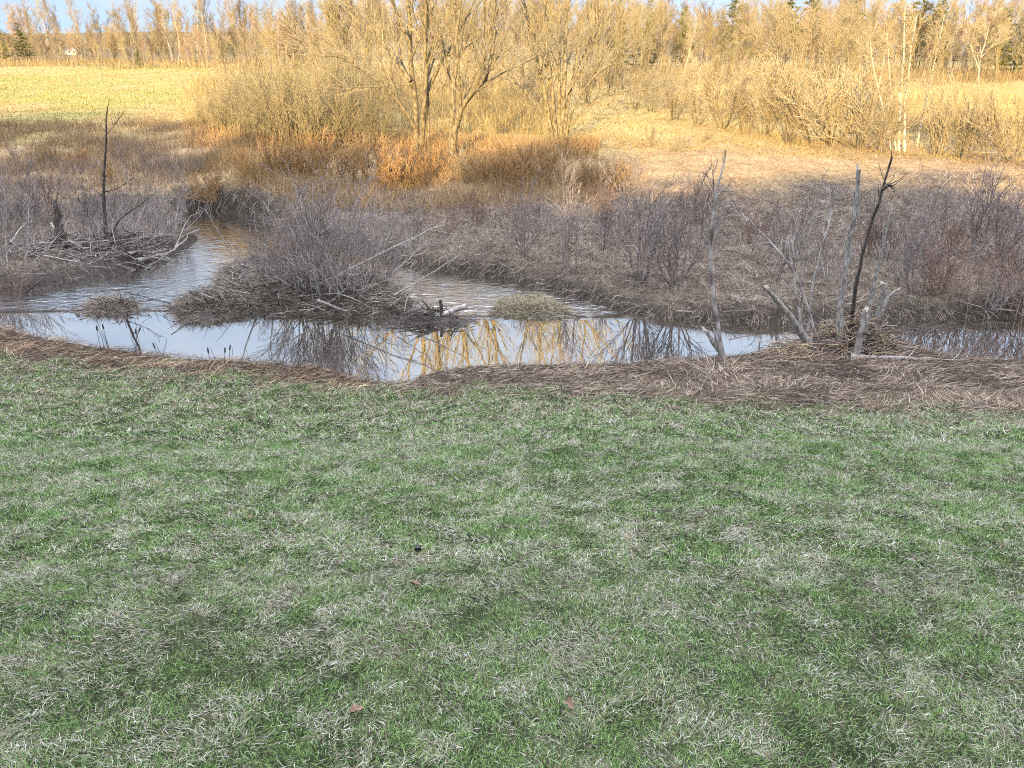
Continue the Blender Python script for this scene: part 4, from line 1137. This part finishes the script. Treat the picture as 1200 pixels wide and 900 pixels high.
def island_litter():
    """matted stems and dead grass that cover the island"""
    rng = np.random.default_rng(61); N = 26000
    x = rng.uniform(ISLAND[:, 0].min() - .3, ISLAND[:, 0].max() + .3, N); y = rng.uniform(ISLAND[:, 1].min() - .3, ISLAND[:, 1].max() + .3, N)
    si = sample(SI, x, y); k = si < .02 - .2 * fbm(x * 1.7, y * 1.7, 92, 2); x, y, si = x[k], y[k], si[k]; N = len(x)
    h = sample(HH, x, y)
    gx_ = np.gradient(SI, XS, axis=1); gy_ = np.gradient(SI, YS, axis=0)
    az = np.arctan2(sample(gy_, x, y), sample(gx_, x, y)) + rng.normal(0, 1.0, N)
    v = (rng.random(N) ** 1.6)[:, None]
    s = np.array([.04, .032, .027]) * (1 - v) + np.array([.36, .30, .25]) * v
    s = s * (.6 + .8 * fbm(x * 1.6, y * 1.6, 91, 3)[:, None])
    V, Q, c = strands(x, y, h + .06 * rng.random(N), np.where(rng.random(N) < .5, az, rng.random(N) * 6.283), np.clip(rng.normal(1.3, .25, N), .5, 1.6), rng.normal(.35, .3, N), rng.uniform(.15, .55, N), .011 * rng.uniform(.6, 1.4, N), s, 3, rng.normal(0, .6, N))
    ps, rs = [], []
    for i in range(300):
        j = int(rng.integers(N)); d = unit(np.array([rng.normal(0, 1), rng.normal(0, .7), rng.normal(.05, .3)])); L_ = rng.uniform(.4, 1.5)
        p = path_from(rng, np.array([x[j], y[j], h[j] + .08]) - d * L_ * .4, d, L_, 5, .14, -.03); r = rng.uniform(.006, .018)
        ps.append(p); rs.append(np.linspace(r, r * .35, 5))
    Vt, Qt = tubes(ps, rs, 4)
    ct = np.repeat(np.where(rng.random(len(ps)) < .45, 1, 0), 20)[:, None]
    ct = ct * np.array([[.34, .31, .28]]) + (1 - ct) * np.array([[.10, .08, .07]])
    V2, Q2 = merge([(V, Q), (Vt, Qt)])
    tag(link('island_litter', make_mesh('island_litter', V2, Q2, np.concatenate([c, ct])), M['attr']), 'matted stems and sticks covering the muddy island', 'litter', kind='stuff')
island_litter()
def bank_litter():
    """fallen twigs strewn over the far banks and along the dam lip"""
    rng = np.random.default_rng(62); ps, rs, cs = [], [], []
    def stick(x, y, z, L_, r, flat=.18):
        d = unit(np.array([rng.normal(0, 1), rng.normal(0, .6), rng.normal(0, flat)]))
        ps.append(path_from(rng, np.array([x, y, z]) - d * L_ * .5, d, L_, 5, .13, -.02)); rs.append(np.linspace(r, r * .4, 5)); cs.append(rng.random() < .5)
    n = 0
    while n < 600:
        px = rng.uniform(-40, 1240); y = rng.uniform(18.5, 36); x = (px - 600) / F * (y * CP + 2)
        i = np.array([x]); j = np.array([y])
        ld = sample(LAND, i, j)[0]
        if ld < .1 or sample(SI, i, j)[0] < .3 or not FARSIDE[min(np.searchsorted(YS, y), len(YS) - 1), min(np.searchsorted(XS, x), len(XS) - 1)]: continue
        if rng.random() > (1.0 if ld < 1.2 else .35): continue
        stick(x, y, hz(x, y) + .08, rng.uniform(.4, 1.4), rng.uniform(.007, .018)); n += 1
    for i in range(120):
        px = rng.uniform(60, 735); y = np.interp(px, [0, 130, 300, 550, 720], [20.4, 20.6, 20.4, 20.0, 20.0]) + rng.normal(0, .1)
        x = (px - 600) / F * (y * CP + 1.9)
        stick(x, y, .01, rng.uniform(.2, .8), rng.uniform(.006, .014), .06)
    V, Q = tubes(ps, rs, 4)
    c = np.repeat(np.array(cs), 20)[:, None]
    c = np.where(c, np.array([[.27, .235, .21]]), np.array([[.09, .07, .06]]))
    tag(link('bank_litter', make_mesh('bank_litter', V, Q, c), M['attr']), 'fallen twigs strewn over the far banks and the dam lip', 'litter', kind='stuff')
bank_litter()

# ------------------------------------------------------------------ reeds at the near edge, things lying in the lawn
def reed(px, row, n, h, label, seed):
    rng = np.random.default_rng(seed); g = on_ground(px, row)
    st, rr = [], []
    for i in range(n):
        d = unit(np.array([rng.normal(0, .18), rng.normal(0, .18), 1])); p = path_from(rng, np.array([rng.normal(0, .08), rng.normal(0, .08), -.05]), d, h * rng.uniform(.6, 1.1), 5, .06, .0)
        st.append(p); rr.append(np.linspace(.007, .004, 5))
    root = empty('cattail', g); tag(root, label, 'reed', 'dead reeds at the near pool edge')
    for s, r in zip(st, rr):
        V, Q = tubes([s], [r], 4); link('stem', make_mesh('stem', V, Q), M['dark'], root)
    for s in st[: max(1, n // 2)]:
        e = unit(s[-1] - s[-2])
        V, Q = tubes([np.array([s[-1] - e * .14, s[-1] - e * .10, s[-1] - e * .02, s[-1]])], [np.array([.006, .017, .015, .005])], 6)
        link('seed_head', make_mesh('seed_head', V, Q), M['dark'], root)
for i, (px, row, n, h, lab) in enumerate([(241, 424, 2, .32, 'short dark cattail at the near pool edge'), (262, 425, 4, .42, 'clump of dark cattails at the near pool edge below the island tip'), (186, 419, 3, .5, 'dark reeds at the near edge left of the cattails'),
                                          (160, 417, 4, .75, 'tall dark reeds at the near edge by the left shore bend'), (122, 412, 5, .8, 'leftmost tuft of dark reeds at the near pool edge')]):
    reed(px, row, n, h, lab, 700 + i)
# black plastic cap in the grass
def cap():
    g = on_ground(490, 648)
    root = empty('pipe_cap', g - Vector((0, 0, .01))); tag(root, 'small black plastic pipe cap standing in the lawn', 'cap')
    m = bpy.data.materials.new('black_plastic'); m.use_nodes = True
    b = m.node_tree.nodes['Principled BSDF']; b.inputs['Base Color'].default_value = (.012, .012, .014, 1); b.inputs['Roughness'].default_value = .45
    z = np.array([0, .05, .056, .060, .060]); r = np.array([.024, .024, .027, .024, .001])
    V, Q = tubes([np.stack([z * 0, z * .12, z], axis=1)], [r], 16)
    link('cap_body', make_mesh('cap_body', V, Q), m, root)
    V, Q = tubes([np.array([[0, 0, .03], [0, .001, .034], [0, .0012, .038]])], [np.array([.0265, .0275, .0265])], 16)
    link('ridge_ring', make_mesh('ridge_ring', V, Q), m, root)
cap()
M['leaf'] = mat_bark('fallen_leaf', (.10, .06, .04), (.22, .145, .10), bump=.2)
def leaf(px, row, s, label, seed):
    rng = np.random.default_rng(seed); g = on_ground(px, row)
    n, m = 9, 5
    V = []
    for i in range(n):
        t = i / (n - 1); w = s * .55 * math.sin(math.pi * min(1, t * 1.02 + .02)) ** .7 * (1 + .25 * math.sin(t * 17))
        for j in range(m):
            q = (j / (m - 1) - .5) * 2
            V.append((t * s * 1.3 - s * .6, q * w * .6, .35 * s * q * q * (1 - t) + .22 * s * math.sin(t * 3) + .012))
    V = np.array(V); i = np.arange(n - 1)[:, None] * m; k = np.arange(m - 1)[None]
    Q = np.stack([i + k, i + k + 1, i + m + k + 1, i + m + k], axis=2).reshape(-1, 4)
    o = link('dead_leaf', make_mesh('dead_leaf', V, Q, smooth_=True), M['leaf']); o.location = g + Vector((0, 0, .03)); o.rotation_euler = (rng.normal(0, .2), rng.normal(0, .2), rng.random() * 6.28)
    tag(o, label, 'leaf', 'dead leaves on the lawn')
leaf(418, 845, .07, 'curled brown dead leaf low in the lawn, left of centre', 1)
leaf(667, 838, .06, 'curled brown dead leaf low in the lawn, right of centre', 2)
leaf(297, 613, .07, 'reddish dead leaf in the middle of the lawn, up left of the black cap', 3)
leaf(487, 694, .05, 'small dark dead leaf just below the black cap', 4)
yt = on_ground(50, 530).y
pole('fallen_twig', 'pale bent twig lying in the left of the lawn', 'twig', [([(36, 534), (50, 529), (62, 524), (74, 521)], yt, .3, .011, .006)], 'dead', (), 461, jit=.01)
pole('fallen_twig', 'short pale twig standing in the lawn below the left shore', 'twig', [([(154, 506), (155, 498), (158, 490)], on_ground(154, 507).y, 0, .009, .004)], 'dead', (), 462, jit=.005)

# ------------------------------------------------------------------ white sheds far behind the left field
def shed(px, row, w, d, h, label):
    g = on_ground(px, row)
    root = empty('white_shed', g, .2); tag(root, label, 'shed', 'white sheds at the end of the left field')
    pm = M.setdefault('white', mat_bark('white_siding', (.62, .62, .60), (.78, .78, .76), scale=(1, 1, 8), bump=.1))
    rm = M.setdefault('roofing', mat_bark('grey_roofing', (.18, .18, .18), (.28, .27, .27)))
    dm = M.setdefault('glass', mat_bark('dark_window', (.02, .025, .03), (.05, .06, .07), bump=0, rough=.2))
    def box(n_, x0, x1, y0, y1, z0, z1, m):
        V = np.array([(x, y, z) for z in (z0, z1) for y in (y0, y1) for x in (x0, x1)], float)
        Q = np.array([(0, 1, 3, 2), (4, 6, 7, 5), (0, 4, 5, 1), (2, 3, 7, 6), (0, 2, 6, 4), (1, 5, 7, 3)])
        return link(n_, make_mesh(n_, V, Q), m, root)
    box('wall', -w / 2, w / 2, -d / 2, d / 2, -.5, h, pm)
    V = np.array([(-w / 2 - .3, -d / 2 - .3, h + .02), (w / 2 + .3, -d / 2 - .3, h + .02), (w / 2 + .3, 0, h + .5), (-w / 2 - .3, 0, h + .5), (-w / 2 - .3, d / 2 + .3, h + .02), (w / 2 + .3, d / 2 + .3, h + .02)])
    link('roof', make_mesh('roof', V, np.array([(0, 1, 2, 3), (3, 2, 5, 4), (0, 3, 4, 4), (1, 5, 2, 2)][:2])), rm, root)
    for k in (-.28, .05):
        box('window', w * k, w * k + w * .12, -d / 2 - .04, -d / 2 + .02, h * .4, h * .75, dm)
    box('door', w * .3, w * .3 + 1.0, -d / 2 - .05, -d / 2 + .02, 0, h * .8, dm)
shed(87, 64, 3.6, 2.6, 1.1, 'long low white shed glimpsed through the trees at the left field end')
shed(141, 58, 2.2, 2.2, 2.2, 'narrow white shed glimpsed through the trees right of the long one')
